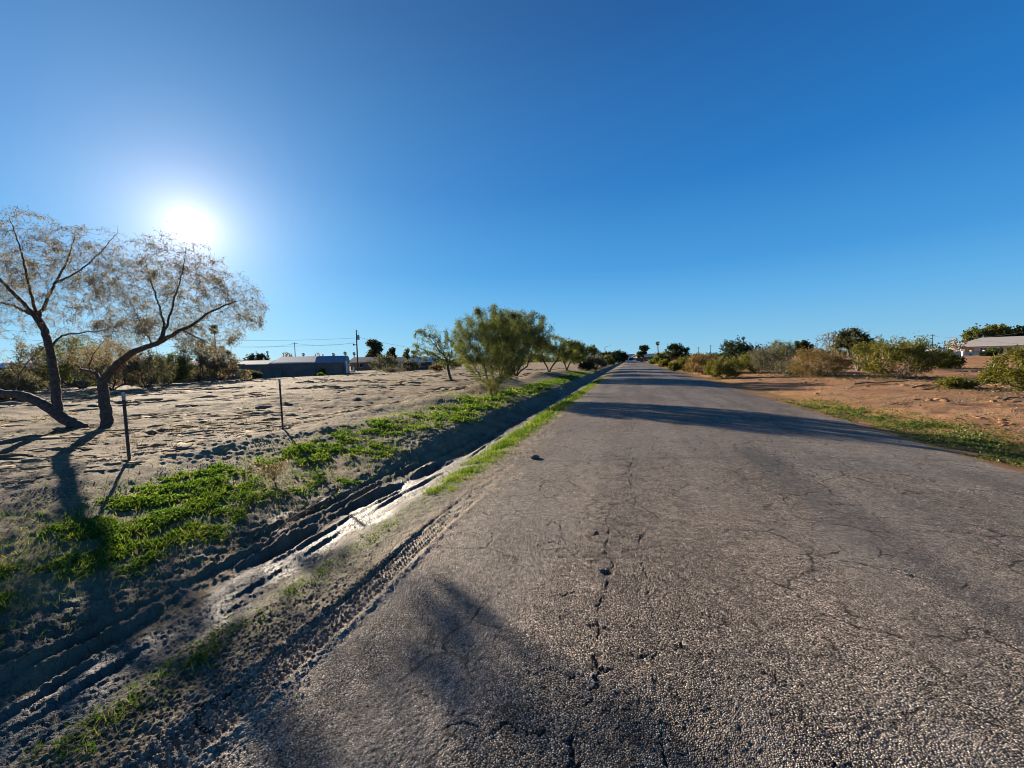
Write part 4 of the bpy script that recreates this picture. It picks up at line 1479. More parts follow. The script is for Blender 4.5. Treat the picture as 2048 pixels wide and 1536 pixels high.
px_plant('shade_tree', 'dark dense tree beside the far left end of the road', 'tree', (1236, 725), 40, 22, 41, d=150, natt=160, low=.1, stems=2, leaf='leaf_dark', n_leaf=2600, leaf_px=1.5, aspect=.6, spread=.06)
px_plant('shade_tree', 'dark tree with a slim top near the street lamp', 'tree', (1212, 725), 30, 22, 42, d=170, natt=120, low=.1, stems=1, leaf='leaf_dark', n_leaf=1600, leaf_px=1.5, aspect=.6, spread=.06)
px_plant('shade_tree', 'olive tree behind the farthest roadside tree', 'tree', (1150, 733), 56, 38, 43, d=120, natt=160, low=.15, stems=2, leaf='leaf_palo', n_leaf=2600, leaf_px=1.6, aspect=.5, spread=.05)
# brush and trees along the wall at the left
for i, (bx, by, w, h, lf, lab, dd) in enumerate((
        (20, 783, 110, 62, 'leaf_grey', 'dark brush at the left edge under the leaning trunk', 22),
        (95, 775, 110, 92, 'leaf_grey', 'tall grey green bush behind the leaning mesquite trunk', 34),
        (165, 774, 120, 112, 'leaf_palo', 'tall olive bush between the two mesquites', 33),
        (225, 777, 120, 105, 'leaf_mesquite', 'leafy tan bush right behind the upright mesquite trunk', 30),
        (290, 768, 105, 82, 'leaf_grey', 'silvery dark bush to the right of the upright mesquite', 32),
        (340, 764, 80, 62, 'leaf_palo', 'low spreading bush against the dark wall', 40),
        (395, 765, 95, 92, 'leaf_grey', 'feathery grey bush under the tall palm', 44),
        (442, 760, 74, 66, 'leaf_mesquite', 'brown brush leaning over the block wall', 46),
        (500, 757, 46, 17, 'leaf_grey', 'low dead looking brush at the foot of the wall', 50))):
    px_plant('wall_brush', lab, 'bush', (bx, by), w, h, 60 + i, d=dd, natt=320, low=.02, stems=6, leaf=lf, n_leaf=6000, leaf_px=1.7, aspect=.3, spread=.04, group=G_B, gap=.2, droop=.25)
px_plant('dead_shrub', 'leafless pale twiggy shrub at the foot of the wall', 'shrub', (488, 762), 34, 24, 71, natt=130, low=.0, stems=7, bark='bark_pale', leaf='leaf_straw', n_leaf=420, leaf_px=1.5, spread=.04)
px_plant('desert_shrub', 'round yellow green shrub standing before the wall', 'shrub', (645, 750), 17, 15, 72, natt=90, low=.0, stems=5, leaf='leaf_creosote', n_leaf=900, leaf_px=1.3, spread=.05)
px_plant('desert_shrub', 'wider yellow shrub near the wall end', 'shrub', (664, 747), 20, 13, 73, natt=90, low=.0, stems=5, leaf='leaf_rust', n_leaf=900, leaf_px=1.3, spread=.05)
px_plant('desert_shrub', 'tiny grey shrub at the middle of the wall', 'shrub', (596, 752), 11, 7, 74, natt=60, low=.0, stems=5, leaf='leaf_grey', n_leaf=400, leaf_px=1.3, spread=.05)
px_plant('desert_shrub', 'flat olive shrub left of the lone fence post top', 'shrub', (567, 753), 12, 5, 75, natt=60, low=.0, stems=5, leaf='leaf_palo', n_leaf=300, leaf_px=1.3, spread=.05)
px_plant('green_weed_clump', 'bright green weed clump in front of the yellow green wall shrub', 'weeds', (641, 752), 14, 6, 76, natt=60, low=.0, stems=6, leaf='leaf_weed', n_leaf=500, leaf_px=1.3, spread=.06)
px_plant('pine_tree', 'big rounded pine with clumped dark crown behind the dark roofed house', 'tree', (752, 741), 54, 70, 77, d=112, natt=420, shape='clumps', low=.18, stems=1, leaf='leaf_pine', n_leaf=5200,
         leaf_px=1.5, aspect=.6, trunk_r=.28, spread=.028, gap=.05)
px_plant('pine_tree', 'smaller dark tree to the right of the big rounded pine', 'tree', (786, 740), 24, 48, 78, d=115, natt=220, shape='clumps', low=.2, stems=1, leaf='leaf_pine', n_leaf=2400, leaf_px=1.4, aspect=.6, trunk_r=.2, spread=.03, gap=.05)
px_plant('shade_tree', 'thin tall tree behind the young mesquite', 'tree', (820, 738), 34, 44, 79, d=105, natt=180, shape='clumps', low=.2, stems=2, leaf='leaf_palo', n_leaf=1500, leaf_px=1.4, aspect=.5, spread=.03)
px_plant('yard_bush', 'tall grey green bush in front of the pines', 'bush', (768, 741), 62, 32, 80, d=88, natt=220, low=.0, stems=7, leaf='leaf_grey', n_leaf=3600, leaf_px=1.5, spread=.05)
px_plant('yard_bush', 'rounded grey bush beside the blue roofed building', 'bush', (822, 739), 42, 22, 81, d=80, natt=160, low=.0, stems=6, leaf='leaf_grey', n_leaf=2600, leaf_px=1.5, spread=.05)
px_plant('yard_bush', 'pale bush just left of the young mesquite trunk', 'bush', (872, 741), 30, 15, 82, d=70, natt=110, low=.0, stems=6, leaf='leaf_rust', n_leaf=1300, leaf_px=1.5, spread=.05)
px_plant('yard_bush', 'green bush seen through the young mesquite', 'bush', (900, 737), 50, 24, 83, d=90, natt=140, low=.0, stems=6, leaf='leaf_palo', n_leaf=2000, leaf_px=1.5, spread=.05)
px_plant('bare_tree', 'leafless pale tree rising behind the long low house', 'tree', (576, 742), 26, 42, 84, d=120, natt=160, low=.3, stems=1, bark='bark_pale', leaf='leaf_straw', n_leaf=250, leaf_px=1.1, spread=.03)
px_plant('bare_tree', 'leafless pale tree rising behind the metal shed', 'tree', (640, 740), 30, 38, 85, d=120, natt=160, low=.3, stems=1, bark='bark_pale', leaf='leaf_straw', n_leaf=250, leaf_px=1.1, spread=.03)
px_plant('shade_tree', 'dark flat tree row over the low roofs left of the long house', 'tree', (515, 744), 50, 36, 86, d=130, natt=160, low=.3, stems=2, leaf='leaf_dark', n_leaf=1800, leaf_px=1.5, aspect=.6, spread=.05)
px_plant('brush_pile', 'long heap of cut dead branches lying on the bare field', 'brush pile', (784, 745), 76, 11, 87, natt=260, low=.0, stems=9, bark='bark_grey', leaf='leaf_grey', n_leaf=2200, leaf_px=1.3, aspect=.2, spread=.03, depth=3.)
# right side
px_plant('creosote_bush', 'rounded deep green bush standing closest to the right road edge', 'bush', (1448, 757), 78, 42, 101, natt=260, low=.0, stems=8, leaf='leaf_creosote', n_leaf=7000, leaf_px=1.6, spread=.045, group=G_R)
px_plant('desert_tree', 'broad dark green tree rising behind the rounded roadside bush', 'tree', (1478, 742), 92, 62, 102, d=46, natt=300, low=.05, stems=4, leaf='leaf_dark', n_leaf=5200, leaf_px=1.7, aspect=.5, spread=.04)
px_plant('desert_shrub', 'olive shrub on the left flank of the rounded roadside bush', 'shrub', (1408, 748), 78, 44, 103, natt=220, low=.0, stems=7, leaf='leaf_rust', n_leaf=5000, leaf_px=1.6, spread=.05, group=G_R)
px_plant('desert_shrub', 'small round dark green shrub beside the road, first beyond the olive one', 'shrub', (1370, 743), 42, 30, 104, natt=180, low=.0, stems=7, leaf='leaf_creosote', n_leaf=3600, leaf_px=1.6, spread=.05, group=G_R)
px_plant('desert_shrub', 'round green shrub whose foot touches the right gravel edge', 'shrub', (1347, 742), 24, 18, 105, natt=120, low=.0, stems=6, leaf='leaf_creosote', n_leaf=2200, leaf_px=1.5, spread=.06, group=G_R)
px_plant('desert_shrub', 'low yellow green shrub by the road near the far cars', 'shrub', (1328, 734), 26, 14, 106, natt=120, low=.0, stems=6, leaf='leaf_creosote', n_leaf=2000, leaf_px=1.5, spread=.06, group=G_R)
px_plant('desert_shrub', 'lowest olive shrub of the far right verge', 'shrub', (1308, 728), 26, 10, 107, natt=100, low=.0, stems=6, leaf='leaf_palo', n_leaf=1500, leaf_px=1.5, spread=.06, group=G_R)
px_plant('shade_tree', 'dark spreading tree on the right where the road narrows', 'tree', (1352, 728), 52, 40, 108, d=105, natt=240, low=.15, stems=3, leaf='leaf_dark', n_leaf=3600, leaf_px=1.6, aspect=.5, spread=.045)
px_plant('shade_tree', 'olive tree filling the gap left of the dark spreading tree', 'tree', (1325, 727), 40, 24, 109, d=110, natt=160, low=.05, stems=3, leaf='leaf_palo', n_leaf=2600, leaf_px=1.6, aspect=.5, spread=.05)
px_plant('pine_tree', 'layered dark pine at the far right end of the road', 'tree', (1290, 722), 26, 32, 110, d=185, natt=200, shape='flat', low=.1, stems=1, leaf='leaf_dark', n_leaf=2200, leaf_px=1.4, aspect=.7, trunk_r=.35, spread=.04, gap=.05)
px_plant('desert_shrub', 'greyish twiggy bush with dark foot, right of the broad dark tree', 'shrub', (1545, 746), 100, 60, 111, natt=320, low=.0, stems=8, bark='bark_grey', leaf='leaf_grey', n_leaf=6000, leaf_px=1.6, aspect=.3, spread=.04, group=G_R)
px_plant('desert_shrub', 'bright olive bush between the grey twiggy bush and the broad dark tree', 'shrub', (1508, 744), 70, 40, 112, natt=220, low=.0, stems=7, leaf='leaf_creosote', n_leaf=4200, leaf_px=1.6, spread=.05, group=G_R)
px_plant('desert_shrub', 'low ragged green shrub at the foot of the orange brown one', 'shrub', (1588, 751), 72, 32, 113, natt=200, low=.0, stems=7, leaf='leaf_grey', n_leaf=3600, leaf_px=1.6, spread=.05, group=G_R)
px_plant('desert_shrub', 'wide orange brown bush left of the flat topped tree', 'shrub', (1640, 753), 118, 62, 114, natt=360, low=.0, stems=8, bark='bark_grey', leaf='leaf_rust', n_leaf=8000, leaf_px=1.6, aspect=.3, spread=.04, group=G_R)
px_plant('flat_topped_tree', 'tree with dense flat leaf clumps over pale bare limbs', 'tree', (1716, 752), 92, 104, 115, d=33, natt=420, shape='clumps', low=.22, stems=3, bark='bark_grey', leaf='leaf_pine', n_leaf=6500, leaf_px=1.8, aspect=.45,
         trunk_r=.14, spread=.03, gap=.05, stem_h=.3)
px_plant('bare_tree', 'leafless thorny tree spreading around the flat topped tree', 'tree', (1690, 751), 130, 84, 116, d=36, natt=420, low=.25, stems=4, bark='bark_grey', leaf='leaf_grey', n_leaf=900, leaf_px=1.3, trunk_r=.07, spread=.03)
px_plant('creosote_bush', 'largest creosote bush with pale forked stems at its foot', 'bush', (1792, 757), 150, 84, 117, natt=620, shape='vase', low=.03, stems=9, bark='bark_pale', leaf='leaf_creosote', n_leaf=13000, leaf_px=1.7, aspect=.35, spread=.035, group=G_R, trunk_r=.06)
px_plant('creosote_bush', 'round dark creosote bush alone on the red dirt before the white post', 'bush', (1896, 737), 50, 28, 118, natt=240, low=.0, stems=7, leaf='leaf_creosote', n_leaf=4600, leaf_px=1.5, spread=.05, group=G_R)
px_plant('creosote_bush', 'big leafy bush cut by the right edge of the view', 'bush', (2058, 782), 130, 92, 119, natt=420, low=.0, stems=8, leaf='leaf_creosote', n_leaf=9000, leaf_px=1.8, aspect=.4, spread=.045, group=G_R)
px_plant('creosote_bush', 'low flat green shrub on the red dirt', 'bush', (1912, 777), 64, 24, 120, natt=200, low=.0, stems=7, leaf='leaf_creosote', n_leaf=3400, leaf_px=1.6, spread=.05, group=G_R)
px_plant('creosote_bush', 'small upright yellow green shrub near the right edge', 'bush', (1984, 768), 46, 30, 121, natt=180, low=.0, stems=7, leaf='leaf_creosote', n_leaf=2600, leaf_px=1.6, spread=.05, group=G_R)
px_plant('shade_tree', 'round dark tree showing over the brush before the two palms', 'tree', (1605, 716), 38, 40, 122, d=90, natt=160, low=.2, stems=1, leaf='leaf_dark', n_leaf=2200, leaf_px=1.6, aspect=.6, spread=.05)
px_plant('desert_tree', 'spiky olive tree standing behind the grey twiggy bush', 'tree', (1562, 728), 48, 50, 123, d=60, natt=180, shape='vase', low=.1, stems=5, leaf='leaf_palo', n_leaf=2600, leaf_px=2.2, aspect=.15, spread=.04)
for i, (bx, w, h, lf, lab) in enumerate((
        (1950, 46, 52, 'leaf_palo', 'olive tree at the left end of the grey roofed house'),
        (1990, 56, 58, 'leaf_creosote', 'tall bright green tree behind the grey roof ridge'),
        (2036, 46, 52, 'leaf_dark', 'dark tree behind the right part of the grey roof'),
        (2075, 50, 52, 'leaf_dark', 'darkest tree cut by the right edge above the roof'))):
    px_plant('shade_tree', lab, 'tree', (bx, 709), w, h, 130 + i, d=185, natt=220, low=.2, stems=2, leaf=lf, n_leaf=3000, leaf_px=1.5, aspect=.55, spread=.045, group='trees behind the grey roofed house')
px_plant('bare_tree', 'bare pale tree beside the orange cloth', 'tree', (1912, 712), 40, 36, 140, d=118, natt=180, low=.3, stems=1, bark='bark_pale', leaf='leaf_straw', n_leaf=260, leaf_px=1.1, trunk_r=.18, spread=.03)
px_plant('yard_bush', 'dark brush before the white boat roof', 'bush', (1868, 716), 60, 16, 141, d=70, natt=160, low=.0, stems=7, leaf='leaf_grey', n_leaf=2400, leaf_px=1.5, spread=.05)
px_plant('yard_bush', 'small dark bush at the corner of the grey roofed house', 'bush', (1975, 717), 26, 10, 142, d=95, natt=80, low=.0, stems=6, leaf='leaf_dark', n_leaf=900, leaf_px=1.5, spread=.05)
px_plant('yard_bush', 'leafy shrub growing against the grey roofed house', 'bush', (1985, 709), 28, 14, 143, d=122, natt=80, low=.0, stems=6, leaf='leaf_palo', n_leaf=900, leaf_px=1.4, spread=.05)


# ------------------------------------------------------------------ palms
def palm(px, top_py, head_px, d, label, seed, base_py=735, skirt=True):
    rng = np.random.default_rng(seed)
    b = deep(px, base_py, d)
    b[2] = float(land(b[0], b[1]))
    top = deep(px, top_py + head_px * .45, d)
    h = top[2] - b[2]
    root = empty('palm_tree', b, label, 'palm', 'tall palms on the skyline')
    r = .0011 * d + .05
    m = MB()
    pts = [(.15 * math.sin(t * 2.2 + seed), .1 * t, h * t) for t in np.linspace(-.02, 1, 9)]
    m.tube(pts, [r * (1.25 - .45 * t) for t in np.linspace(0, 1, 9)], 7)
    m.build('trunk', M['pole'], root, smooth=True)
    R = head_px / FPX * d * .55
    V, F, Rn, off = [], [], [], 0
    c = np.array(pts[-1])
    for k in range(46):
        el = rng.uniform(-1.1, 1.35)
        t = rng.uniform(0, 6.28)
        dr = np.array([math.cos(t) * math.cos(el), math.sin(t) * math.cos(el), math.sin(el)])
        L = R * rng.uniform(.75, 1.1)
        side = np.cross(dr, (0, 0, 1.))
        side /= np.linalg.norm(side) + 1e-6
        for a in np.linspace(-1.0, 1.0, 7):
            dd = dr * math.cos(a * .9) + side * math.sin(a * .9)
            v, f, rn = leaf_cards(np.array([c + dr * L * .35]), np.array([dd + np.array([0, 0, -.25])]), L * .65, L * .12, rng)
            V.append(v); F.append(f + off); Rn.append(rn * 0 + rng.random()); off += 4
    mesh_np('crown', np.concatenate(V), [np.concatenate(F)], M['frond'], root, attrs={'rnd': np.concatenate(Rn)})
    return root


palm(433, 650, 21, 105, 'shaggy headed palm seen through the right mesquite', 1, 742)
palm(537, 702, 6, 330, 'tiny distant palm over the low roofs on the left', 2)
palm(608, 706, 7, 330, 'small distant palm just right of the short utility pole', 3)
palm(668, 706, 7, 320, 'small distant palm over the metal shed', 4)
palm(691, 703, 8, 300, 'small distant palm left of the tall utility pole', 5)
palm(709, 704, 7, 330, 'small distant palm right at the tall utility pole', 6)
palm(1188, 689, 6, 300, 'small palm left of the street lamp', 7)
palm(1316, 683, 9, 240, 'slim palm standing clear at the end of the road', 8, 722)
palm(1487, 673, 8, 260, 'palm head just above the broad dark tree', 9, 715)
palm(1667, 669, 10, 170, 'left palm of the pair behind the bare tree', 10, 710)
palm(1677, 673, 9, 175, 'right palm of the pair behind the bare tree', 11, 710)
palm(1931, 669, 9, 190, 'palm beside the trees at the grey roofed house', 12, 707)


# ------------------------------------------------------------------ utility poles and wires
def utility_pole(px, top_py, base_py, d, label, arm=True, transformer=False, group='wooden utility poles', yaw=.3):
    b = deep(px, base_py, d)
    b[2] = float(land(b[0], b[1]))
    top = deep(px, top_py, d)
    h = top[2] - b[2]
    root = empty('utility_pole', b, label, 'utility pole', group, rz=yaw)
    MB().tube([(0, 0, -.3), (0, 0, h * .5), (0, 0, h)], [.19, .16, .12], 9).build('shaft', M['pole'], root, smooth=True)
    if arm:
        MB().box((-1.2, -.06, h - .62), (1.2, .06, h - .48)).build('crossarm', M['pole'], root)
        for x in (-1.1, -.55, .55, 1.1):
            MB().tube([(x, 0, h - .47), (x, 0, h - .38), (x, 0, h - .34), (x, 0, h - .25)], [.03, .06, .04, .05], 7).build('insulator', M['galv'], root)
    if transformer:
        MB().tube([(.42, 0, h - 2.3), (.42, 0, h - 1.3), (.42, 0, h - 1.22)], [.27, .27, .2], 12).build('transformer', M['galv'], root, smooth=False)
        MB().tube([(.0, 0, h - .25), (.25, 0, h - .05), (.42, 0, h - .3), (.42, 0, h - 1.2)], .03, 5).build('bushing', M['wire'], root)
        MB().box((-.75, -.05, h - 3.45), (.1, .05, h - 3.35)).build('lower_arm', M['pole'], root)
        MB().tube([(-.72, 0, h - 3.2), (-.72, 0, h - 3.6)], [.17, .17], 8).build('lamp_hood', M['wire'], root)
    return root, h


pA, hA = utility_pole(716, 660, 742, 93, 'tall wooden utility pole with a transformer near the wall end', arm=False, transformer=True, yaw=YAW)
pB, hB = utility_pole(592, 685, 742, 165, 'shorter utility pole with crossarm rising behind the long low house', yaw=YAW)
utility_pole(1397, 694, 722, 230, 'distant thin utility pole, left one over the right brush', yaw=.9)
utility_pole(1421, 690, 722, 215, 'distant thin utility pole, right one over the right brush', yaw=.9)
utility_pole(1864, 668, 708, 150, 'utility pole with crossarm beside the white boat roof', yaw=.5)


def wire(a, b, sag, label):
    a, b = np.array(a, float), np.array(b, float)
    ts = np.linspace(0, 1, 25)
    pts = [tuple(a + (b - a) * t - np.array([0, 0, 4 * sag * t * (1 - t)])) for t in ts]
    r = .00011 * (np.linalg.norm(a - CAM) + np.linalg.norm(b - CAM)) / 2 + .008
    o = MB().tube(pts, r, 5).build('power_line', M['wire'])
    return tag(o, label, 'power line', 'overhead power lines')


wire(deep(713, 676, 93), deep(-60, 655, 62), 1.2, 'upper power line running left from the tall utility pole')
wire(deep(707, 687, 93), deep(-60, 672, 62), 1.2, 'lower power line running left from the tall utility pole')
wire(deep(715, 674, 93), deep(940, 706, 190), 1.2, 'power line dropping right behind the big rounded pine')
wire(deep(592, 687, 165), deep(470, 694, 230), 1., 'thin power line left of the shorter utility pole')
wire(deep(592, 687, 165), deep(713, 683, 240), 1.5, 'thin power line right of the shorter utility pole')
wire(deep(1864, 672, 150), deep(2060, 662, 110), 1.2, 'power line running right above the grey roofed house')


# ------------------------------------------------------------------ houses, wall, sheds
def frame_at(px, py, d, turn=0.):
    """an origin on the ground and a heading whose x axis runs to the right across the view"""
    b = deep(px, py, d)
    b[2] = float(land(b[0], b[1])) - .05
    return b, YAW + turn


def gable_house(name, label, px, py, d, w, dep, wall_h, ridge_h, wall, roof, turn=0., over=.5, wins=(), door=None, cat='house', group=None, hip=False):
    b, rz = frame_at(px, py, d, turn)
    root = empty(name, b, label, cat, group, rz)
    m = MB()
    m.box((-w / 2, 0, 0), (w / 2, dep, wall_h))
    if not hip:
        for s in (-1, 1):
            x0, x1 = (s * w / 2, s * (w / 2 - .2)) if s < 0 else (w / 2 - .2, w / 2)
            m.prism([(0.05, wall_h + .002), (dep - .05, wall_h + .002), (dep / 2, ridge_h - .16)], 0, min(x0, x1), max(x0, x1))
    m.build('wall', M[wall], root)
    r = MB()
    t = .16
    sl = (ridge_h - wall_h) / (dep / 2)
    e = over
    if not hip:
        prof = [(-e, wall_h - e * sl), (dep / 2, ridge_h), (dep + e, wall_h - e * sl), (dep + e, wall_h - e * sl + t), (dep / 2, ridge_h + t), (-e, wall_h - e * sl + t)]
        r.prism(prof, 0, -w / 2 - e, w / 2 + e)
    else:
        k = len(r.v)
        zl = wall_h - .02
        hx = w / 2 - dep * .38
        r.v += [(-w / 2 - e, -e, zl), (w / 2 + e, -e, zl), (w / 2 + e, dep + e, zl), (-w / 2 - e, dep + e, zl),
                (-w / 2 - e, -e, zl + t), (w / 2 + e, -e, zl + t), (w / 2 + e, dep + e, zl + t), (-w / 2 - e, dep + e, zl + t),
                (-hx, dep / 2, ridge_h), (hx, dep / 2, ridge_h)]
        r.f += [[0, 3, 2, 1], [0, 1, 5, 4], [1, 2, 6, 5], [2, 3, 7, 6], [3, 0, 4, 7], [4, 5, 9, 8], [5, 6, 9], [6, 7, 8, 9], [7, 4, 8]]
    rf = r.build('roof', M[roof], root)
    f = MB()
    zf = (wall_h - e * sl) if not hip else wall_h - .02
    f.box((-w / 2 - e, -e - .04, zf - .06), (w / 2 + e, -e - .003, zf + t))
    f.build('fascia', M['trim_white'], rf)
    for (x, ww, z0, z1) in wins:
        g = MB().box((x - ww / 2, -.03, z0), (x + ww / 2, .05, z1)).build('window', M['glass'], root)
        q = MB()
        q.box((x - ww / 2 - .08, -.06, z0 - .08), (x + ww / 2 + .08, -.003, z0))
        q.box((x - ww / 2 - .08, -.06, z1), (x + ww / 2 + .08, -.003, z1 + .08))
        q.box((x - .03, -.05, z0), (x + .03, -.033, z1))
        q.build('window_frame', M['trim_white'], g)
    if door:
        MB().box((door - .5, -.04, .02), (door + .5, .05, 2.05)).build('door', M['stucco_brown'], root)
    return root


# long block wall on the left with a cap course
def block_wall():
    a, d0 = on_land(350, 763)
    b, d1 = on_land(689, 748)
    u = (b - a)[:2]
    L = float(np.linalg.norm(u))
    u = u / L
    a0 = a[:2] - u * 34
    L += 34
    z = min(float(land(*a0)), float(a[2]), float(b[2])) - .1
    root = empty('block_wall', (a0[0], a0[1], z), 'long grey block wall closing the bare field on the left', 'wall', rz=math.atan2(u[1], u[0]))
    H = 1.95
    m = MB()
    n = 11
    for i in range(n):
        m.box((L * i / n, -.1, 0), (L * (i + 1) / n - .006, .1, H + .05 * math.sin(i * 2.1)))
    # horizontal joints read as thin set-back courses
    m.build('blocks', M['block'], root)
    c = MB()
    for i in range(n):
        zz = H + .05 * math.sin(i * 2.1)
        c.box((L * i / n, -.13, zz + .002), (L * (i + 1) / n - .006, .13, zz + .07))
    c.build('cap_course', M['block'], root)
    p = MB()
    for i in range(n + 1):
        x = L * i / n
        p.box((x - .2, -.18, 0), (x + .2, -.102, H - .03))
    p.build('pilasters', M['block'], root)


block_wall()
gable_house('house', 'long low house with pale roof and brown gable end behind the block wall', 604, 744, 88, 11.2, 9., 2.35, 3.55, 'stucco_brown', 'roof_white', turn=.10,
            wins=((-3, 1.6, .9, 2.0), (2.5, 1.6, .9, 2.0)))
gable_house('house', 'low pale roofed house at the far left behind the feathery bush', 505, 746, 98, 6.6, 7., 2.1, 3.0, 'stucco_tan', 'roof_white', turn=.1, wins=((0, 1.5, .9, 1.9),))
gable_house('house', 'dark roofed brown house right of the metal shed', 737, 742, 104, 9., 8., 2.3, 3.4, 'stucco_brown', 'shingle_dark', turn=.05, wins=((-2.2, 1.4, .9, 1.9), (2., 1.6, .9, 1.9)), door=0.)
gable_house('house', 'dark low house half hidden behind the pines', 806, 738, 125, 12., 8., 2.4, 3.6, 'stucco_tan', 'shingle_dark', wins=((-3, 1.4, .9, 1.9), (3., 1.6, .9, 1.9)))
gable_house('blue_roofed_building', 'blue roofed building seen left of the young mesquite', 842, 737, 96, 5.2, 5., 2.0, 2.75, 'car_dark', 'metal_blue', wins=((0, 1.8, .7, 1.6),), cat='building')
gable_house('blue_roofed_building', 'bright blue roof showing at the left edge behind the brush', 12, 765, 62, 6., 5., 2.1, 2.9, 'metal_blue', 'metal_blue', wins=((0, 1.4, .7, 1.6),), cat='building')


def metal_shed():
    b, rz = frame_at(662, 744, 74, .06)
    root = empty('metal_shed', b, 'pale metal shed with barn shaped roof at the end of the block wall', 'shed', rz=rz)
    w, dep = 5.3, 2.2
    MB().box((-w / 2, 0, 0), (w / 2, dep, 2.05)).build('wall', M['metal_pale'], root)
    g = [(-.12, 2.05), (.35, 2.95), (dep / 2, 3.3), (dep - .35, 2.95), (dep + .12, 2.05)]
    MB().prism(g, 0, -w / 2 - .1, w / 2 + .1).build('roof', M['metal_slate'], root)
    t = MB()
    t.box((w / 2 + .002, -.02, 0), (w / 2 + .25, .3, 2.3))
    t.build('corner_post', M['trim_white'], root)
    q = MB()
    for k in range(12):
        x = -w / 2 + .2 + k * (w - .4) / 11
        q.box((x - .02, -.03, .05), (x + .02, -.003, 2.0))
    q.build('siding_ribs', M['metal_pale'], root)


metal_shed()


def small_sign(px, py, d, h, label, mat='post_white', w=.14, name='marker_post', cat='post', cap='trim_white'):
    b = deep(px, py, d)
    b[2] = float(land(b[0], b[1]))
    root = empty(name, b, label, cat)
    MB().box((-w / 2, -w / 2, -.2), (w / 2, w / 2, h)).build('post', M[mat], root, bevel=.01)
    MB().prism([(-w / 2 - .01, h + .002), (w / 2 + .01, h + .002), (0, h + .06)], 1, -w / 2 - .01, w / 2 + .01).build('cap', M[cap], root)


small_sign(1925, 722, 62, 1.25, 'short white marker post on the red dirt at the right', w=.24)
small_sign(708, 745, 80, 1.0, 'short pale utility pedestal beside the tall utility pole', 'galv', w=.3, name='utility_pedestal', cat='pedestal')
small_sign(774, 742, 86, 1.5, 'thin white post in front of the grey green bush', w=.12, name='white_post')


# right hand house with a broad hip roof, its fence and yard things
gable_house('house', 'single storey tan house with broad grey hip roof at the right edge', 2030, 711, 124, 26., 13., 2.75, 5.6, 'stucco_tan', 'shingle_grey', turn=-1.02, over=.9, hip=True,
            wins=((-9.6, 1.7, .9, 2.1), (-6.4, 1.4, .9, 2.1), (-3.2, 1.6, .9, 2.1), (4., 1.8, .9, 2.1)), door=-1.2)


def yard_fence(px0, px1, py, d, label, h=1.35):
    a = deep(px0, py, d); b = deep(px1, py, d)
    a[2] = float(land(a[0], a[1])); b[2] = float(land(b[0], b[1]))
    u = (b - a)[:2]
    L = float(np.linalg.norm(u))
    root = empty('yard_fence', (a[0], a[1], min(a[2], b[2])), label, 'fence', rz=math.atan2(u[1], u[0]))
    n = max(2, round(L / 3.2))
    for i in range(n + 1):
        x = L * i / n
        MB().box((x - .22, -.22, -.2), (x + .22, .22, h + .15)).build('post', M['stucco_pale'], root)
    m = MB()
    for i in range(n):
        for k in range(5):
            z = .12 + k * (h - .15) / 5
            m.box((L * i / n + .222, -.03, z), (L * (i + 1) / n - .222, .03, z + (h - .2) / 5 - .03))
    m.build('boards', M['rail'], root)


yard_fence(1890, 1968, 712, 112, 'grey board fence with pale posts in front of the grey roofed house')


def boat_cover():
    b, rz = frame_at(1872, 709, 116, .3)
    root = empty('covered_boat', b, 'white covered boat with blue side parked in the yard left of the bare tree', 'boat', rz=rz)
    m = MB()
    m.prism([(-3.6, 1.5), (-2.6, .55), (3.4, .55), (3.6, 1.5)], 1, -1., 1.)
    m.build('hull', M['metal_blue'], root, bevel=.08)
    c = MB()
    c.prism([(-3.7, 1.503), (3.65, 1.503), (3.2, 2.1), (1.0, 2.5), (-1.2, 2.45), (-2.6, 1.95)], 1, -1.06, 1.06)
    c.build('cover', M['trim_white'], root, bevel=.1)
    for x in (-1.2, 1.4):
        MB().tube([(x, -1.05, .33), (x, -.85, .33)], [.33, .33], 14).build('trailer_wheel', M['rubber'], root)
    MB().box((-3.8, -.06, .40), (3.2, .06, .55)).build('trailer_frame', M['galv'], root)


boat_cover()


def yard_canopy():
    b, rz = frame_at(1919, 710, 122, 0)
    root = empty('garden_canopy', b, 'beige garden canopy behind the bare tree', 'canopy', rz=rz)
    k = MB()
    k.v += [(-1.9, -1.9, 2.2), (1.9, -1.9, 2.2), (1.9, 1.9, 2.2), (-1.9, 1.9, 2.2), (0, 0, 3.2)]
    k.f += [[0, 1, 4], [1, 2, 4], [2, 3, 4], [3, 0, 4], [3, 2, 1, 0]]
    k.build('cover', M['canvas'], root)
    for x in (-1.8, 1.8):
        for y in (-1.8, 1.8):
            MB().box((x - .05, y - .05, 0), (x + .05, y + .05, 2.195)).build('leg', M['galv'], root)


yard_canopy()


def orange_sheet():
    b, rz = frame_at(1939, 711, 116, .1)
    root = empty('tarp_screen', b, 'orange cloth screen hung beside the grey roofed house', 'tarp', rz=rz)
    n, h0, h1, w = 14, 1.35, 2.45, 3.2
    V, F = [], []
    for s, off in ((0, 0.), (1, .02)):
        for j in range(5):
            for i in range(n + 1):
                x = -w / 2 + w * i / n
                V.append((x, off + .06 * math.sin(i * 1.1) + .03 * math.sin(j * 2. + i), h0 + (h1 - h0) * j / 4 - .10 * math.sin(math.pi * i / n) * (1 - j / 4)))
    for s in range(2):
        for j in range(4):
            for i in range(n):
                a = s * 5 * (n + 1) + j * (n + 1) + i
                F.append((a, a + 1, a + n + 2, a + n + 1))
    mesh_np('cloth', V, [np.array(F)], M['orange'], root, smooth=True)
    for x in (-w / 2 - .05, w / 2 + .05):
        MB().tube([(x, 0, -.1), (x, 0, h1 + .1)], .04, 7).build('pole', M['galv'], root)


orange_sheet()


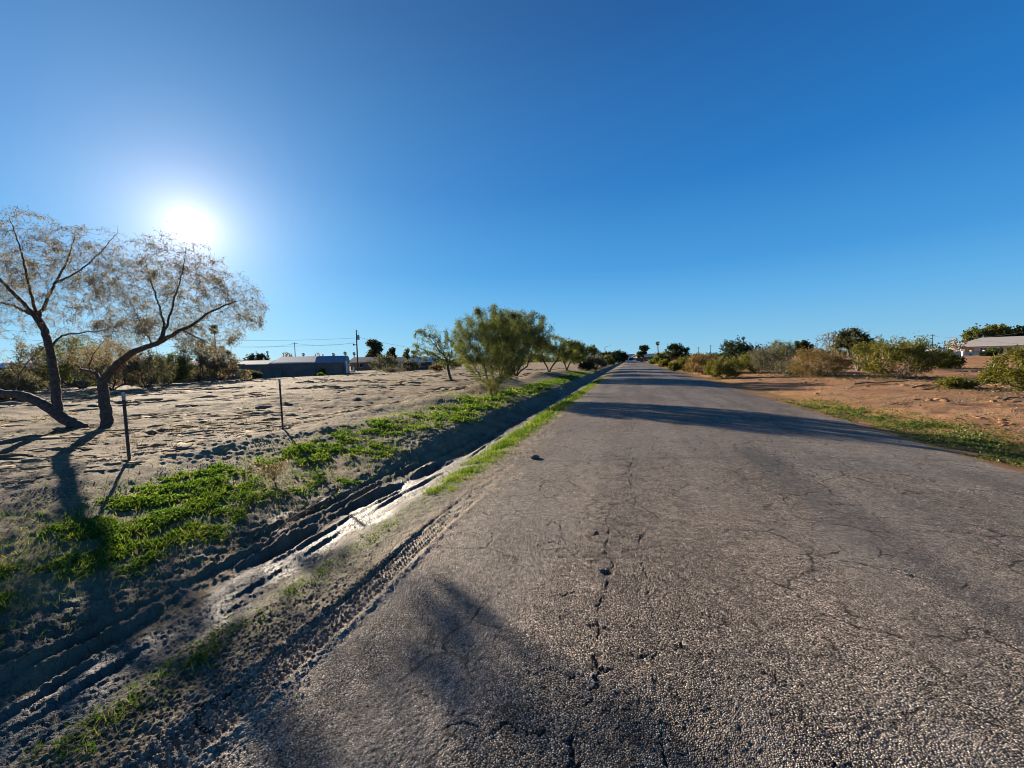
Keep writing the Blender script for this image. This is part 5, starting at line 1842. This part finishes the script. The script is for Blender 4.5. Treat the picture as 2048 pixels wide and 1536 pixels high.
def dish():
    b = deep(1963, 711, 135)
    b[2] = float(land(b[0], b[1]))
    top = deep(1963, 674, 135)
    h = top[2] - b[2]
    root = empty('satellite_dish', b, 'round white dish on a mast above the grey roof', 'satellite dish', rz=YAW + .4)
    MB().tube([(0, 0, 0), (0, 0, h)], .06, 7).build('mast', M['galv'], root)
    V, F = [(0, -.12, h)], []
    for r, q in ((.25, -.17), (.5, -.26), (.55, -.24)):
        for s in range(14):
            t = s * math.pi / 7
            V.append((math.cos(t) * r, q, h + math.sin(t) * r))
    m = MB()
    m.v = V
    for s in range(14):
        m.f.append([0, 1 + s, 1 + (s + 1) % 14])
        for k in range(2):
            m.f.append([1 + k * 14 + s, 1 + (k + 1) * 14 + s, 1 + (k + 1) * 14 + (s + 1) % 14, 1 + k * 14 + (s + 1) % 14])
    m.build('bowl', M['trim_white'], root, smooth=True)


dish()


# ------------------------------------------------------------------ street lamp and cars at the end of the road
def street_lamp():
    b = deep(1210, 721, 190)
    b[2] = float(land(b[0], b[1]))
    top = deep(1210, 694, 190)
    h = top[2] - b[2]
    root = empty('street_lamp', b, 'single arm street lamp at the far left of the road', 'street lamp', rz=YAW)
    MB().tube([(0, 0, 0), (0, 0, h)], [.2, .12], 9).build('pole', M['wire'], root)
    MB().tube([(0, 0, h - .2), (1.2, 0, h + .35), (2.2, 0, h + .45)], [.07, .06, .05], 6).build('arm', M['galv'], root)
    MB().prism([(2.1, h + .38), (2.9, h + .42), (2.8, h + .58), (2.15, h + .55)], 1, -.16, .16).build('lamp_head', M['galv'], root)


street_lamp()


def car(px, py, d, paint, label, rz, suv=False):
    b = deep(px, py, d)
    b[2] = float(land(b[0], b[1]))
    root = empty('parked_car', b, label, 'car', 'cars parked at the far end of the road', rz)
    H = 1.75 if suv else 1.45
    L, W = 4.6, 1.8
    body = [(-L / 2, .35), (-L / 2 + .1, .85), (-1.2, .95), (L / 2 - .15, .88 if not suv else 1.0), (L / 2, .4), (L / 2 - .1, .28), (-L / 2 + .1, .28)]
    MB().prism(body, 1, -W / 2, W / 2).build('body', M[paint], root, bevel=.06)
    cab = [(-1.35, .952), (-.55, H), (1.1 if not suv else 1.9, H), (1.95 if not suv else 2.15, .90 if not suv else 1.002), (-1.3, .952)][:4]
    MB().prism(cab, 1, -W / 2 + .12, W / 2 - .12).build('cabin', M['glass'], root, bevel=.04)
    MB().box((-.5, -W / 2 + .14, H + .002), (1.0 if not suv else 1.8, W / 2 - .14, H + .05)).build('roof', M[paint], root)
    for x in (-1.4, 1.4):
        for s in (-1, 1):
            wv = MB().tube([(x, s * (W / 2 - .18), .32), (x, s * (W / 2 + .02), .32)], [.32, .32], 14).build('wheel', M['rubber'], root)
            MB().tube([(x, s * (W / 2 + .021), .32), (x, s * (W / 2 + .035), .32)], [.19, .17], 10).build('rim', M['galv'], wv)
    for s in (-1, 1):
        MB().box((L / 2 - .06, s * .62 - .16, .62), (L / 2 + .012, s * .62 + .16, .76)).build('taillight', M['car_white'], root)
    return root


car(1264, 725, 150, 'car_white', 'white car parked facing us at the end of the road', math.radians(70), True)
car(1276, 724, 165, 'car_dark', 'dark car parked behind the white car', math.radians(8), True)
car(1240, 724, 160, 'car_silver', 'silver car half hidden by the left shrubs at the road end', math.radians(95), False)
car(1247, 723, 175, 'car_dark', 'dark car beside the silver car at the road end', math.radians(85), True)

gable_house('house', 'low brown house at the far right end of the road', 1306, 722, 200, 12, 9, 2.4, 3.6, 'stucco_brown', 'shingle_grey', wins=((-3, 1.5, .9, 2.), (2, 1.5, .9, 2.)), turn=.2)
gable_house('house', 'low house with blue grey roof closing the left end of the road', 1246, 721, 215, 14, 9, 2.5, 3.9, 'stucco_pale', 'metal_pale', wins=((-3, 1.5, .9, 2.), (2, 1.5, .9, 2.)))


# ------------------------------------------------------------------ far edge of the plain
def far_wood():
    rng = np.random.default_rng(55)
    n = 5200
    a = rng.uniform(-1.45, .95, n)
    d = rng.uniform(260, 520, n)
    hgt = (2.2 + 3.2 * np.clip(fbm(a * 9, d * .01, 1., 3, 150) + .35, 0, 1.4)) * rng.random(n) ** .7
    x, y = d * np.sin(a), d * np.cos(a)
    keep = ~((x > -9) & (x < 12))
    x, y, hgt, d = x[keep], y[keep], hgt[keep], d[keep]
    n = len(x)
    z = land(x, y)
    per = 7
    P = np.repeat(np.stack([x, y, z + hgt], 1), per, 0) + rng.normal(size=(n * per, 3)) * np.array([1.2, 1.2, .6])
    P[:, 2] = np.maximum(P[:, 2], np.repeat(z, per) + .1)
    v, f, r = leaf_cards(P, rand_dirs(n * per, rng), np.repeat(d, per) * .0042, np.repeat(d, per) * .0028, rng)
    o = mesh_np('far_trees', v, [f], M['leaf_dark'], attrs={'rnd': r})
    tag(o, 'low belt of dark trees and brush along the far edge of the plain', 'trees', kind='stuff')


far_wood()


def hills():
    V, F = [], []
    n = 220
    rows = 5
    for i in range(n + 1):
        a = -1.7 + 2.9 * i / n
        D = 5200
        h = 60 + 170 * max(0., fbm(np.array([a * 2.2]), np.array([1.7]), 1., 4, 160)[0] + .05)
        h *= .25 + .95 * math.exp(-((a + 1.12) / .22) ** 2) + .30 * math.exp(-((a + .02) / .05) ** 2)
        for k in range(rows):
            t = k / (rows - 1)
            dd = D + 900 * t
            V.append((dd * math.sin(a), dd * math.cos(a), -5 + (h + 5) * math.sin(math.pi * t) * (1 + .1 * math.sin(a * 190 + k))))
    for i in range(n):
        for k in range(rows - 1):
            p = i * rows + k
            F.append((p, p + 1, p + rows + 1, p + rows))
    o = mesh_np('hills', V, [np.array(F)], M['hill'], smooth=True)
    tag(o, kind='structure')


hills()
